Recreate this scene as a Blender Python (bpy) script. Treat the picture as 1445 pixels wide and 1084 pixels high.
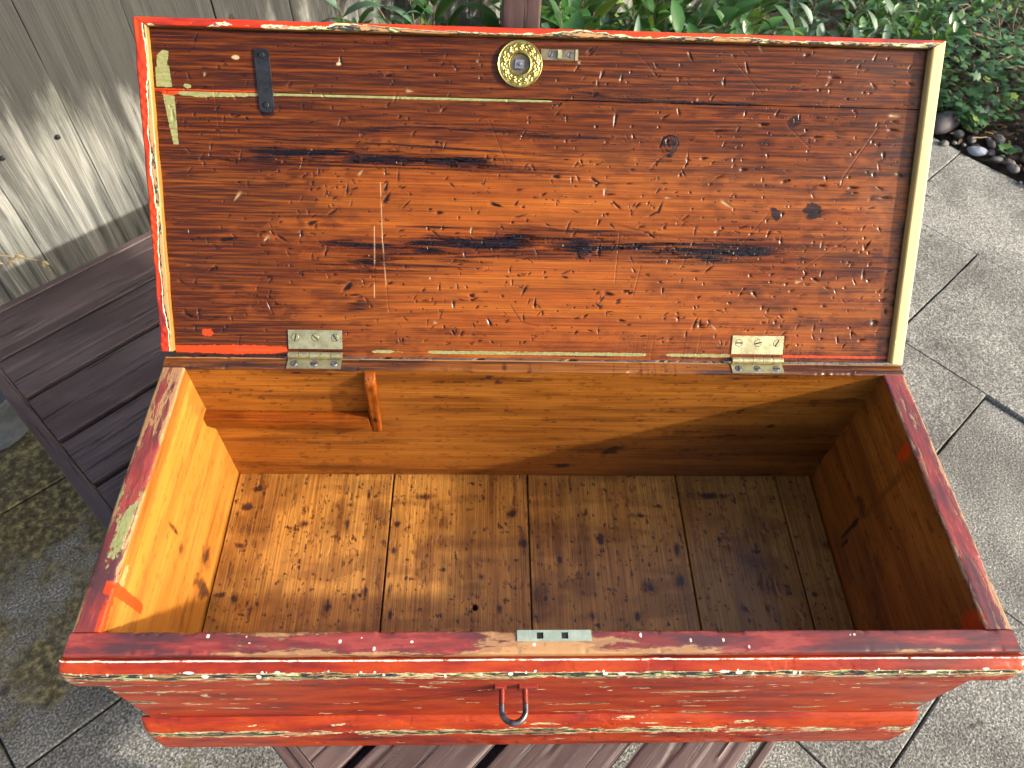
import bpy, math, random
import numpy as np
from mathutils import Matrix, Vector
R = math.radians
random.seed(7)
for o in list(bpy.data.objects): bpy.data.objects.remove(o)
scene = bpy.context.scene
col = scene.collection

# ------------------------------------------------------------------ camera, sky, sun, exposure
ZO = 0.86            # height of the chest rim above the paving (chest coordinates have the rim at z = 0)
cam_d = bpy.data.cameras.new('camera')
cam = bpy.data.objects.new('camera', cam_d); col.objects.link(cam); scene.camera = cam
cr = Vector((0.99913816, -0.01599842, 0.03830137)); cu = Vector((-0.01023096, 0.79935251, 0.60077525)); cf = Vector((0.04022775, 0.60064933, -0.79849991))
m = Matrix((cr, cu, -cf)).transposed().to_4x4(); m.translation = Vector((-0.07804, -0.23337, 0.77569 + ZO))
cam.matrix_world = m
cam_d.sensor_width = 36; cam_d.lens = 36 * 1035 / 1445; cam_d.clip_start = 0.02; cam_d.clip_end = 500
cam_d.dof.use_dof = True; cam_d.dof.focus_distance = 1.0; cam_d.dof.aperture_fstop = 11.0

SUN = Vector((2.15, -0.53, 1.0)).normalized()      # towards the sun
world = bpy.data.worlds.new('World'); scene.world = world; world.use_nodes = True
wn = world.node_tree; bg = wn.nodes['Background']
sky = wn.nodes.new('ShaderNodeTexSky'); sky.sky_type = 'NISHITA'; sky.sun_disc = False
sky.sun_elevation = math.asin(SUN.z); sky.sun_rotation = math.atan2(SUN.x, SUN.y)
sky.air_density = 1.0; sky.dust_density = 4.0; sky.ozone_density = 0.6
wn.links.new(sky.outputs[0], bg.inputs[0]); bg.inputs[1].default_value = 0.15
sl = bpy.data.lights.new('sun', 'SUN'); sl.energy = 3.0; sl.angle = R(1.6); sl.color = (1.0, 0.93, 0.82)
so = bpy.data.objects.new('sun', sl); col.objects.link(so); so.rotation_euler = SUN.to_track_quat('Z', 'Y').to_euler()
scene.view_settings.view_transform = 'Standard'; scene.view_settings.look = 'None'
scene.view_settings.gamma = 1.0; scene.view_settings.exposure = 1.2
scene.cycles.use_adaptive_sampling = True; scene.cycles.adaptive_threshold = 0.02; scene.cycles.adaptive_min_samples = 16
scene.cycles.max_bounces = 4; scene.cycles.diffuse_bounces = 2; scene.cycles.glossy_bounces = 2; scene.cycles.transmission_bounces = 2; scene.cycles.caustics_reflective = False; scene.cycles.caustics_refractive = False

# ------------------------------------------------------------------ small helpers
WM = {}
def V3(x, y, z): return Vector((x, y, z + ZO))
def frame(o, sx, ax):
    """matrix with local x = sx, local y = ax, local z = sx x ax, origin o (already in world coordinates)"""
    sx = Vector(sx).normalized(); ax = Vector(ax).normalized(); n = sx.cross(ax)
    M = Matrix((sx, ax, n)).transposed().to_4x4(); M.translation = Vector(o); return M
def tag(o, label=None, cat=None, group=None, kind=None):
    if label: o['label'] = label
    if cat: o['category'] = cat
    if group: o['group'] = group
    if kind: o['kind'] = kind
    return o
def place(o, M, parent=None):
    WM[o.name] = M
    if parent is not None:
        o.parent = parent; o.matrix_basis = WM[parent.name].inverted() @ M
    else: o.matrix_basis = M
    return o
def empty(name, M):
    o = bpy.data.objects.new(name, None); o.empty_display_size = .05; col.objects.link(o); return place(o, M)
def link(name, mesh, M, parent=None):
    o = bpy.data.objects.new(name, mesh); col.objects.link(o); return place(o, M, parent)
def make_mesh(name, verts, faces, mat, sharp=None, smooth=True, attrs=None):
    me = bpy.data.meshes.new(name)
    verts = np.asarray(verts, np.float32).reshape(-1, 3)
    if isinstance(faces, np.ndarray):
        nf, k = faces.shape
        me.vertices.add(len(verts)); me.vertices.foreach_set('co', verts.ravel())
        me.loops.add(nf * k); me.loops.foreach_set('vertex_index', faces.astype(np.int32).ravel())
        me.polygons.add(nf); me.polygons.foreach_set('loop_start', np.arange(0, nf * k, k, dtype=np.int32))
        me.update(calc_edges=True)
    else:
        me.from_pydata(verts.tolist(), [], faces); me.update()
    if smooth: me.polygons.foreach_set('use_smooth', np.ones(len(me.polygons), bool))
    if smooth and sharp: me.set_sharp_from_angle(angle=R(sharp))
    for k, a in (attrs or {}).items():
        at = me.attributes.new(k, 'FLOAT', 'POINT'); at.data.foreach_set('value', np.asarray(a, np.float32).ravel())
    me.materials.append(mat)
    return me
_tab = {}
def vnoise(x, y, seed=0):
    if seed not in _tab: _tab[seed] = np.random.RandomState(seed + 11).rand(256, 256)
    t = _tab[seed]
    xi = np.floor(x).astype(int); yi = np.floor(y).astype(int); fx = x - xi; fy = y - yi
    fx = fx * fx * (3 - 2 * fx); fy = fy * fy * (3 - 2 * fy)
    a = t[xi & 255, yi & 255]; b = t[(xi + 1) & 255, yi & 255]; c = t[xi & 255, (yi + 1) & 255]; d = t[(xi + 1) & 255, (yi + 1) & 255]
    return (a * (1 - fx) + b * fx) * (1 - fy) + (c * (1 - fx) + d * fx) * fy
def fbm(x, y, seed=0, o=4):
    x = np.asarray(x, float); y = np.asarray(y, float); s = 0; a = .5; t = 0
    for i in range(o):
        s = s + a * vnoise(x, y, seed + i); t += a; a *= .5; x = x * 2.03 + 7.1; y = y * 2.03 + 3.7
    return s / t
def sstep(a, b, x):
    t = np.clip((x - a) / (b - a), 0, 1); return t * t * (3 - 2 * t)
def rprof(a0, b0, a1, b1, r=.001, n=(2, 2, 2, 2), rs=None):
    """closed counter-clockwise rounded rectangle; n = cuts on the bottom, right, top, left side"""
    rs = rs or (r, r, r, r); pts = []
    cs = [(a0, b0), (a1, b0), (a1, b1), (a0, b1)]
    st = []
    for i, (cx, cy) in enumerate(cs):
        q = rs[i]; ox = cx + (q if i in (0, 3) else -q); oy = cy + (q if i in (0, 1) else -q)
        arc = [(ox + q * math.cos(R(180 + 90 * i + t)), oy + q * math.sin(R(180 + 90 * i + t))) for t in ((0, 30, 60, 90) if q > 0 else (0,))]
        st.append(arc)
    for i in range(4):
        pts += st[i]
        p, q = st[i][-1], st[(i + 1) % 4][0]
        for k in range(1, n[i]): pts.append((p[0] + (q[0] - p[0]) * k / n[i], p[1] + (q[1] - p[1]) * k / n[i]))
    return pts
def sweep_mesh(name, prof, length, ns, mat, disp=None, attrs=None, miter=(0, 0), sharp=38):
    P = np.array(prof); npf = len(P)
    t = np.linspace(0, 1, ns + 1)[:, None]
    A = np.repeat(P[None, :, 0], ns + 1, 0); B = np.repeat(P[None, :, 1], ns + 1, 0)
    s0 = miter[0] * A; s1 = length - miter[1] * A
    S = s0 + (s1 - s0) * t
    at = attrs(S, A, B) if attrs else {}
    if disp:
        dA, dB = disp(S, A, B); A = A + dA; B = B + dB
    v = np.stack([S, A, B], -1).reshape(-1, 3)
    i = np.arange(ns)[:, None] * npf; j = np.arange(npf)[None, :]; j2 = (j + 1) % npf
    f = np.stack([i + j, i + npf + j, i + npf + j2, i + j2], -1).reshape(-1, 4)[:, ::-1]
    # end caps: a quad strip across the profile
    n = len(v); caps = []
    faces = f
    me = None
    capv = np.concatenate([v[:npf], v[-npf:]]); v2 = np.concatenate([v, capv])
    k = npf // 2
    for base, flip in ((n, True), (n + npf, False)):
        for q in range((npf - 2) // 2):
            a, b, c, d = base + q, base + q + 1, base + npf - 2 - q, base + npf - 1 - q
            if b == c: continue
            caps.append([a, b, c, d][::-1] if flip else [a, b, c, d])
    faces = np.concatenate([f, np.array(caps, int)])
    at2 = {}
    for kk, a in at.items():
        a = np.asarray(a, float).reshape(-1); at2[kk] = np.concatenate([a, a[:npf], a[-npf:]])
    return make_mesh(name, v2, faces, mat, sharp=sharp, attrs=at2)
def sweep(name, prof, length, ns, M, mat, parent=None, **kw):
    return link(name, sweep_mesh(name, prof, length, ns, mat, **kw), M, parent)
def wob(amp, f=14, seed=0):
    """worn, hand-planed unevenness along a swept bar"""
    def d(S, A, B):
        n1 = fbm(S * f + seed, A * 40 + B * 60 + seed * 3, seed) - .5; n2 = fbm(S * f + 31 + seed, A * 40 - B * 60 + seed, seed + 5) - .5
        return n1 * 2 * amp, n2 * 2 * amp
    return d
def tube_arrays(pts, r0, r1, n=6):
    pts = [Vector(p) for p in pts]; V = []; F = []
    ref = Vector((.3, .2, .9)).normalized()
    for i, p in enumerate(pts):
        d = (pts[min(i + 1, len(pts) - 1)] - pts[max(i - 1, 0)]).normalized()
        if abs(d.dot(ref)) > .95: ref = Vector((.9, .1, .3)).normalized()
        a = d.cross(ref).normalized(); b = d.cross(a); r = r0 + (r1 - r0) * i / (len(pts) - 1)
        for k in range(n):
            t = 2 * math.pi * k / n; V.append(tuple(p + a * (r * math.cos(t)) + b * (r * math.sin(t))))
    for i in range(len(pts) - 1):
        for k in range(n):
            k2 = (k + 1) % n; F.append((i * n + k, i * n + k2, (i + 1) * n + k2, (i + 1) * n + k))
    F.append(tuple(range(n))[::-1]); F.append(tuple(range((len(pts) - 1) * n, len(pts) * n)))
    return V, F
class MB:
    def __init__(s): s.V = []; s.F = []
    def add(s, V, F):
        b = len(s.V); s.V += [tuple(v) for v in V]; s.F += [tuple(i + b for i in f) for f in F]; return s
    def tube(s, pts, r0, r1, n=6): return s.add(*tube_arrays(pts, r0, r1, n))
    def box(s, x0, y0, z0, x1, y1, z1):
        return s.add([(x0, y0, z0), (x1, y0, z0), (x1, y1, z0), (x0, y1, z0), (x0, y0, z1), (x1, y0, z1), (x1, y1, z1), (x0, y1, z1)],
                     [(3, 2, 1, 0), (4, 5, 6, 7), (0, 1, 5, 4), (1, 2, 6, 5), (2, 3, 7, 6), (3, 0, 4, 7)])
    def prism(s, poly, z0, z1, inset=0):
        n = len(poly); cx = sum(p[0] for p in poly) / n; cy = sum(p[1] for p in poly) / n
        V = [(x, y, z0) for x, y in poly] + [(x, y, z1 - inset) for x, y in poly]
        F = [tuple(range(n))[::-1]] + [(i, (i + 1) % n, n + (i + 1) % n, n + i) for i in range(n)]
        if inset:
            q = []
            for x, y in poly:
                l = math.hypot(x - cx, y - cy); k = (l - inset) / l; q.append((cx + (x - cx) * k, cy + (y - cy) * k, z1))
            V += q; F += [(n + i, n + (i + 1) % n, 2 * n + (i + 1) % n, 2 * n + i) for i in range(n)] + [tuple(range(2 * n, 3 * n))]
        else: F.append(tuple(range(n, 2 * n)))
        return s.add(V, F)
    def build(s, name, mat, M, parent=None, sharp=35, attrs=None):
        return link(name, make_mesh(name, s.V, s.F, mat, sharp=sharp, attrs=attrs), M, parent)
    def mesh(s, name, mat, sharp=35): return make_mesh(name, s.V, s.F, mat, sharp=sharp)

# ------------------------------------------------------------------ materials
class N:
    def __init__(s, name):
        s.m = bpy.data.materials.new(name); s.m.use_nodes = True; s.t = s.m.node_tree
        s.b = s.t.nodes['Principled BSDF']; s.out = s.t.nodes['Material Output']
    def new(s, ty, **kw):
        n = s.t.nodes.new('ShaderNode' + ty)
        for k, v in kw.items(): setattr(n, k, v)
        return n
    def set(s, sock, v):
        if isinstance(v, bpy.types.NodeSocket): s.t.links.new(v, sock)
        elif v is not None:
            if isinstance(v, (tuple, list)) and len(v) == 3 and sock.type == 'RGBA': v = (*v, 1)
            sock.default_value = v
    def math(s, op, a, b=None, c=None, clamp=False):
        n = s.new('Math', operation=op, use_clamp=clamp); s.set(n.inputs[0], a); s.set(n.inputs[1], b)
        if c is not None: s.set(n.inputs[2], c)
        return n.outputs[0]
    def vec(s, op, a, b): n = s.new('VectorMath', operation=op); s.set(n.inputs[0], a); s.set(n.inputs[1], b); return n.outputs[0]
    def mix(s, f, a, b, blend='MIX'):
        n = s.new('Mix', data_type='RGBA', blend_type=blend); s.set(n.inputs[0], f); s.set(n.inputs[6], a); s.set(n.inputs[7], b); return n.outputs[2]
    def attr(s, name): n = s.new('Attribute', attribute_name=name); return n.outputs['Fac']
    def coord(s, rnd=True):
        tc = s.new('TexCoord'); c = tc.outputs['Object']
        if rnd:
            oi = s.new('ObjectInfo'); k = s.math('MULTIPLY', oi.outputs['Random'], 37.0); c = s.vec('ADD', c, k)
        return c
    def noise(s, vec, scale=1, detail=4, rough=.55, dist=0, col=False):
        n = s.new('TexNoise'); s.set(n.inputs['Vector'], vec); n.inputs['Scale'].default_value = scale
        n.inputs['Detail'].default_value = detail; n.inputs['Roughness'].default_value = rough; n.inputs['Distortion'].default_value = dist
        return n.outputs['Color' if col else 'Fac']
    def ramp(s, f, stops, interp='LINEAR'):
        n = s.new('ValToRGB'); s.set(n.inputs[0], f); r = n.color_ramp; r.interpolation = interp
        while len(r.elements) < len(stops): r.elements.new(.5)
        for e, (p, c) in zip(r.elements, stops): e.position = p; e.color = (*c, 1) if len(c) == 3 else c
        return n.outputs[0]
    def rng(s, f, a, b, c=0, d=1, smooth=True):
        n = s.new('MapRange', interpolation_type='SMOOTHSTEP' if smooth else 'LINEAR'); s.set(n.inputs[0], f)
        for i, v in zip((1, 2, 3, 4), (a, b, c, d)): n.inputs[i].default_value = v
        return n.outputs[0]
    def bump(s, h, dist, strength=1, normal=None):
        n = s.new('Bump'); s.set(n.inputs['Height'], h); n.inputs['Distance'].default_value = dist; n.inputs['Strength'].default_value = strength
        if normal is not None: s.set(n.inputs['Normal'], normal)
        return n.outputs[0]
    def fin(s, color=None, rough=None, normal=None, metal=None, coat=None, coat_rough=None, spec=None):
        for k, v in (('Base Color', color), ('Roughness', rough), ('Normal', normal), ('Metallic', metal), ('Coat Weight', coat), ('Coat Roughness', coat_rough), ('Specular IOR Level', spec)):
            if v is not None: s.set(s.b.inputs[k], v)
        return s.m

def chest_wood(name, light, mid, dark, stain, rough=.34, coat=.25, gsx=3.0, gsy=70, red=(.50, .030, .006), cream=(.74, .64, .40), olive=(.27, .30, .09), black=(.025, .028, .035), bare=(.36, .19, .08), maroon=(.15, .018, .016), red2=None, fibre=.35, wearamp=.62, pits=.5, painted=True, wooden=True, spec=.36, dmul=(.30, .23, .28), pscale=(34, 190), hscale=(7, 30), hcut=(.34, .46), cuts=(.50, .575, .645, .70)):
    """varnished old pine; 'paint' blends to layered old paint whose 'wear' lays bare cream, olive, black and wood in turn"""
    s = N(name); c = s.coord()
    fine = s.noise(s.vec('MULTIPLY', c, (160, 300, 300)), 1, 3, .62)
    g3 = s.noise(s.vec('MULTIPLY', c, (5, 11, 11)), 1, 2, .55)
    if wooden:
        g1 = s.noise(s.vec('MULTIPLY', c, (gsx, gsy, gsy)), 1, 4, .62, .4)
        g2 = s.noise(s.vec('MULTIPLY', c, (9, 560, 560)), 1, 2, .6)
        f = s.math('ADD', s.math('MULTIPLY', g1, .65), s.math('MULTIPLY', g3, .35))
        wood = s.ramp(f, [(.30, dark), (.44, mid), (.62, light)])
        fb = s.rng(g2, .32, .68, 1 - fibre, 1 + fibre * .35, False)
        wood = s.mix(1.0, wood, fb, 'MULTIPLY')
        dk = s.attr('dark'); sn = s.noise(s.vec('MULTIPLY', c, (10, 300, 300)), 1, 3, .7)
        dkn = s.math('MULTIPLY', dk, s.rng(sn, .30, .62, .72, 1.2), clamp=True)
        wood = s.mix(s.rng(dkn, 0, .75, 0, .95, False), wood, dmul, 'MULTIPLY')
        wood = s.mix(s.rng(dkn, .60, 1.0), wood, stain)
        pv = s.noise(s.vec('MULTIPLY', c, (75, 150, 150)), 1, 2, .6); pm = s.rng(pv, .665, .715)
        wood = s.mix(s.math('MULTIPLY', pm, pits), wood, stain)
        wood = s.mix(s.attr('pale'), wood, (.62, .42, .22))
        hw = s.math('ADD', s.math('MULTIPLY', g2, .32), s.math('MULTIPLY', pm, -.8))
        colr, hgt = wood, hw
    if painted:
        pn = s.noise(s.vec('MULTIPLY', c, (pscale[0], pscale[1], pscale[1])), 1, 5, .72, .25)
        w = s.math('ADD', s.attr('wear'), s.math('MULTIPLY', s.math('SUBTRACT', pn, .5), wearamp))
        hue = s.noise(s.vec('MULTIPLY', c, (hscale[0], hscale[1], hscale[1])), 1, 4, .66)
        r2 = red2 or (red[0] * 1.05, red[1] * 1.9, red[2])
        redv = s.ramp(hue, [(hcut[0], maroon), (hcut[1], red), (.60, r2), (.72, red)])
        lay = s.ramp(w, [(0, (0, 0, 0)), (cuts[0], (1, 1, 1))], 'CONSTANT')
        under = s.ramp(w, [(0, cream), (cuts[1], olive), (cuts[2], black), (cuts[3], bare)], 'CONSTANT')
        paint = s.mix(lay, redv, under)
        paint = s.mix(s.math('MULTIPLY', s.rng(fine, .60, .74), .5), paint, (.04, .02, .02))
        hp = s.math('SUBTRACT', 1.0, s.rng(w, cuts[0] - .05, cuts[2]))
        if wooden:
            pa = s.attr('paint'); colr = s.mix(pa, wood, paint)
            hgt = s.math('ADD', s.math('MULTIPLY', hp, pa), s.math('MULTIPLY', hw, s.math('SUBTRACT', 1.0, pa)))
        else: colr, hgt = paint, hp
    edge = s.math('MULTIPLY', s.math('SUBTRACT', fine, .5), 1.1)
    if wooden:
        gm = s.rng(s.math('ADD', s.attr('green'), edge), .44, .54); rm = s.rng(s.math('ADD', s.attr('redp'), edge), .44, .54)
        colr = s.mix(s.math('MULTIPLY', gm, s.rng(sn, .30, .40, .25, 1)), colr, s.mix(s.rng(fine, .3, .7), (.20, .21, .075), (.29, .29, .125)))
        colr = s.mix(s.math('MULTIPLY', rm, .93), colr, (.52, .050, .007))
    colr = s.mix(s.rng(s.math('ADD', s.attr('speck_glint'), s.math('MULTIPLY', edge, .6)), .45, .55), colr, (.72, .66, .55))
    hgt = s.math('ADD', hgt, s.math('MULTIPLY', fine, .25))
    return s.fin(colr, s.rng(g3, .3, .7, rough * .8, rough * 1.3), s.bump(hgt, .0007, .8), coat=coat, coat_rough=.2, spec=spec)
MAT_LID = chest_wood('varnished_lid_pine', (.37, .100, .009), (.295, .068, .007), (.19, .038, .006), (.006, .004, .006), rough=.31, coat=.08, spec=.24, gsx=2.0, gsy=130, pits=.6, dmul=(.20, .16, .24), painted=False, fibre=.42)
RIMP = dict(red=(.23, .036, .031), red2=(.29, .056, .046), maroon=(.080, .030, .033), bare=(.42, .23, .10), cream=(.16, .060, .040), olive=(.34, .18, .085), black=(.30, .15, .07), hscale=(11, 60), hcut=(.40, .56), pscale=(24, 120), cuts=(.50, .53, .60, .66))
MAT_AMBER = chest_wood('amber_pine', (.56, .240, .036), (.47, .178, .024), (.26, .080, .012), (.035, .016, .012), rough=.36, coat=.15, gsx=2.8, gsy=56, fibre=.20, pits=.4, **RIMP)
MAT_BACK = chest_wood('brown_varnished_pine', (.46, .168, .022), (.35, .114, .014), (.18, .052, .009), (.025, .012, .010), rough=.34, coat=.28, gsx=2.8, gsy=56, fibre=.38, pits=.85, **RIMP)
MAT_FLOOR = chest_wood('worn_pine_floor', (.54, .262, .055), (.43, .185, .036), (.25, .095, .023), (.030, .016, .016), rough=.34, coat=.24, gsx=3, gsy=80, fibre=.45, pits=.7, painted=False)
MAT_RED = chest_wood('old_red_paint', 0, 0, 0, 0, rough=.36, coat=.05, spec=.28, wooden=False, cuts=(.50, .55, .59, .70), red=(.265, .024, .009), red2=(.38, .048, .008), maroon=(.12, .017, .012), pscale=(30, 260), wearamp=.8)
MAT_STRIP = chest_wood('lid_strip_paint', (.54, .29, .07), (.46, .22, .05), (.30, .12, .03), (.02, .01, .01), rough=.36, coat=.2, cream=(.80, .72, .48), olive=(.36, .38, .13), bare=(.45, .25, .10), pscale=(34, 120), wearamp=.95, cuts=(.50, .57, .62, .70))
MAT_PALE = chest_wood('bare_cream_strip', (.88, .64, .25), (.84, .58, .20), (.76, .48, .14), (.3, .15, .05), rough=.5, coat=.0, gsx=1.5, gsy=30, fibre=.06, pits=.1, painted=False)

def metal(name, c1, c2, rough=.35, m=1.0, scale=60, bd=.0004):
    s = N(name); c = s.coord(); n = s.noise(c, scale, 5, .65); n2 = s.noise(c, scale * 6, 3, .6)
    return s.fin(s.mix(s.rng(n, .35, .65), c1, c2), s.rng(n2, .3, .7, rough * .8, rough * 1.35), s.bump(n2, bd, .5), metal=m)
MAT_BRASS = metal('gilt_brass', (.66, .50, .15), (.40, .29, .08), .30)
MAT_HINGE = metal('dull_brass', (.62, .55, .30), (.42, .37, .20), .38, .85)
MAT_KEEP = metal('bronzed_plate', (.30, .24, .13), (.17, .13, .08), .4, .8)
MAT_LOCKP = metal('greenish_lock_plate', (.40, .46, .36), (.30, .36, .29), .45, .35)
MAT_IRON = metal('black_iron', (.028, .031, .038), (.012, .012, .014), .5, .5)
MAT_STEEL = metal('screw_steel', (.30, .30, .34), (.16, .15, .17), .38, .8)
MAT_DARK = metal('recess_shade', (.010, .009, .008), (.006, .005, .005), .8, 0)  # near-black in place of the shade inside holes and screw slots
def staple_mat():
    s = N('painted_staple_iron'); c = s.coord(); n = s.noise(c, 90, 5, .65)
    w = s.math('ADD', s.attr('wear'), s.math('MULTIPLY', s.math('SUBTRACT', n, .5), .9)); f = s.rng(w, .46, .54)
    return s.fin(s.mix(f, (.22, .025, .014), s.mix(s.rng(n, .4, .6), (.13, .13, .14), (.04, .04, .045))), .36, s.bump(n, .0006, .7), metal=s.math('MULTIPLY', f, .7))
MAT_STAPLE = staple_mat()
def table_mat():
    s = N('stained_table_wood'); c = s.coord()
    g = s.noise(s.vec('MULTIPLY', c, (4, 90, 90)), 1, 6, .65, .5); g2 = s.noise(s.vec('MULTIPLY', c, (11, 420, 420)), 1, 3, .6); b = s.noise(s.vec('MULTIPLY', c, (3, 12, 12)), 1, 4, .6)
    base = s.ramp(b, [(.3, (.068, .045, .042)), (.5, (.102, .070, .065)), (.7, (.155, .108, .098))])
    base = s.mix(s.math('MULTIPLY', s.rng(g, .57, .68), .85), base, (.012, .009, .010))
    fl = s.rng(s.noise(s.vec('MULTIPLY', c, (9, 150, 150)), 1, 5, .72), .60, .68)
    base = s.mix(s.math('MULTIPLY', fl, .55), base, (.22, .19, .17))
    return s.fin(base, s.rng(b, .3, .7, .42, .6), s.bump(s.math('ADD', s.math('MULTIPLY', g2, .35), s.math('MULTIPLY', s.rng(g, .55, .72), -1.0)), .0012, .7), spec=.4)
MAT_TABLE = table_mat()
def fence_mat():
    s = N('weathered_fence_wood'); c0 = s.coord(False); c = s.coord()
    g = s.noise(s.vec('MULTIPLY', c, (2.2, 38, 38)), 1, 6, .62, .8); g2 = s.noise(s.vec('MULTIPLY', c, (5, 330, 330)), 1, 4, .65); b = s.noise(s.vec('MULTIPLY', c, (3, 9, 9)), 1, 4, .6)
    base = s.ramp(g, [(.30, (.055, .055, .050)), (.42, (.15, .152, .137)), (.56, (.26, .262, .237)), (.74, (.45, .44, .395))])
    base = s.mix(s.rng(b, .50, .75, 0, .40), base, (.27, .30, .21))
    base = s.mix(1.0, base, s.rng(g2, .3, .7, .55, 1.25, False), 'MULTIPLY')
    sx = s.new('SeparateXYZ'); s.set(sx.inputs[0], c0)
    mould_shade = s.noise(s.vec('MULTIPLY', c, (3.2, 15, 15)), 1, 6, .66, .4)
    h = s.math('ADD', s.math('MULTIPLY', s.math('SUBTRACT', sx.outputs[0], .56), 4.0), s.math('MULTIPLY', s.math('SUBTRACT', mould_shade, .5), 2.6))
    base = s.mix(s.rng(h, -.30, .50, 0, .94), base, s.mix(g2, (.018, .019, .020), (.055, .053, .048)))  # upper boards darkened in the colour: mould stain plus painted shade
    crack = s.rng(s.noise(s.vec('MULTIPLY', c, (2.5, 110, 110)), 1, 4, .6, .3), .665, .70)
    base = s.mix(s.math('MULTIPLY', crack, .7), base, (.03, .028, .025))
    return s.fin(base, .8, s.bump(s.math('SUBTRACT', s.math('ADD', s.math('MULTIPLY', g2, .5), g), crack), .003, .7), spec=.25)
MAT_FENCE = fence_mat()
def slab_mat():
    s = N('textured_concrete_slab'); c = s.coord(); geo = s.new('NewGeometry'); P = geo.outputs['Position']
    sp = s.noise(c, 210, 3, .66); sp2 = s.noise(c, 60, 3, .6); b = s.noise(P, 3.2, 4, .6)
    base = s.ramp(sp, [(.33, (.055, .053, .046)), (.45, (.155, .150, .132)), (.55, (.24, .233, .208)), (.66, (.46, .448, .405))])
    oi = s.new('ObjectInfo'); base = s.mix(1.0, base, s.rng(b, .3, .7, .62, 1.28), 'MULTIPLY'); base = s.mix(1.0, base, s.rng(oi.outputs['Random'], 0, 1, .86, 1.12, False), 'MULTIPLY')
    base = s.mix(s.math('MULTIPLY', s.rng(sp2, .58, .66), .4), base, (.10, .095, .085))
    sx = s.new('SeparateXYZ'); s.set(sx.inputs[0], P)
    v = s.math('ADD', s.math('MULTIPLY', sx.outputs[0], -.669), s.math('MULTIPLY', sx.outputs[1], .743))
    moss = s.math('ADD', s.math('MULTIPLY', s.math('SUBTRACT', v, .80), 1.8), s.math('MULTIPLY', s.math('SUBTRACT', s.noise(P, 3.6, 5, .62), .5), 4.0))
    mc = s.ramp(s.noise(c, 60, 5, .65), [(.32, (.030, .026, .016)), (.5, (.12, .10, .045)), (.66, (.34, .29, .13))])
    base = s.mix(s.rng(moss, -.12, .42, 0, .92), base, mc)
    spot = s.rng(s.noise(P, 13, 2, .5), .705, .745)
    base = s.mix(s.math('MULTIPLY', spot, .75), base, (.045, .042, .04))
    return s.fin(base, .88, s.bump(s.math('ADD', sp, s.math('MULTIPLY', sp2, .7)), .0045, .75), spec=.25)
MAT_SLAB = slab_mat()
def simple(name, c1, c2, scale=20, rough=.8, bd=.003, spec=.3):
    s = N(name); c = s.coord(); n = s.noise(c, scale, 6, .65)
    return s.fin(s.mix(s.rng(n, .35, .65), c1, c2), rough, s.bump(n, bd, .7), spec=spec)
MAT_SOIL = simple('dark_soil', (.016, .011, .008), (.045, .030, .019), 40, .95, .012)
MAT_JOINT = simple('joint_dirt', (.025, .022, .018), (.06, .055, .045), 60, .95, .004)
MAT_GROUND = simple('garden_earth', (.05, .045, .03), (.10, .085, .05), 6, .95, .01)
MAT_POT = simple('black_plastic', (.085, .105, .13), (.14, .16, .19), 30, .38, .0006, .5)
MAT_BARK = simple('bark', (.09, .065, .045), (.20, .15, .11), 60, .85, .002)
MAT_TWIG = simple('dry_twig_bark', (.20, .15, .105), (.36, .29, .21), 80, .85, .001)
MAT_STRAW = simple('dry_straw', (.42, .30, .13), (.60, .46, .24), 60, .8, .0005)
MAT_SEED = simple('seed_head', (.17, .14, .03), (.34, .31, .09), 90, .85, .001)
def leaf_mat(name, c1, c2, rough=.4, tr=.3, spec=.5):
    s = N(name); r = s.attr('rnd'); c = s.coord(False); n = s.noise(c, 25, 3, .6)
    colr = s.mix(s.math('ADD', s.math('MULTIPLY', r, .75), s.math('MULTIPLY', n, .25)), c1, c2); colr = s.mix(s.rng(r, .90, .96, 0, .6), colr, (c2[0] * 2.6 + .05, c2[1] * 1.5 + .03, c2[2] * .8))
    s.fin(colr, rough, s.bump(n, .001, .4), spec=spec)
    t = s.new('BsdfTranslucent'); s.set(t.inputs[0], s.mix(.5, colr, (.16, .26, .02))); mx = s.new('MixShader'); mx.inputs[0].default_value = tr
    s.t.links.new(s.b.outputs[0], mx.inputs[1]); s.t.links.new(t.outputs[0], mx.inputs[2]); s.t.links.new(mx.outputs[0], s.out.inputs[0])
    return s.m
MAT_LF_DARK = leaf_mat('dark_evergreen_leaf', (.018, .065, .020), (.060, .17, .035), .33, .25)
MAT_LF_BLUE = leaf_mat('blue_green_leaf', (.035, .095, .055), (.12, .21, .13), .45, .22)
MAT_LF_GRASS = leaf_mat('bright_grass_leaf', (.12, .26, .03), (.38, .48, .10), .45, .35)
MAT_LF_MID = leaf_mat('glossy_mid_leaf', (.03, .10, .025), (.08, .20, .05), .3, .2)
MAT_LF_IVY = leaf_mat('ivy_leaf', (.025, .085, .03), (.075, .19, .055), .42, .2)
def pebble_mat():
    s = N('river_pebble'); c = s.coord(); oi = s.new('ObjectInfo'); n = s.noise(c, 30, 5, .65)
    base = s.ramp(oi.outputs['Random'], [(0, (.13, .12, .11)), (.25, (.21, .19, .165)), (.45, (.13, .115, .105)), (.6, (.24, .23, .22)), (.78, (.17, .12, .085)), (1, (.28, .26, .235))])
    return s.fin(s.mix(1.0, base, s.rng(n, .3, .7, .65, 1.25), 'MULTIPLY'), .6, s.bump(n, .002, .5))
MAT_PEB = pebble_mat()
MAT_PEB_BLUE = simple('blue_grey_stone', (.36, .39, .46), (.24, .27, .33), 40, .55, .002)
MAT_PEB_TAN = simple('tan_flint', (.40, .20, .07), (.58, .46, .33), 22, .6, .004)
MAT_PEB_DARK = simple('purple_grey_stone', (.11, .095, .095), (.17, .15, .145), 30, .7, .003)

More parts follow.
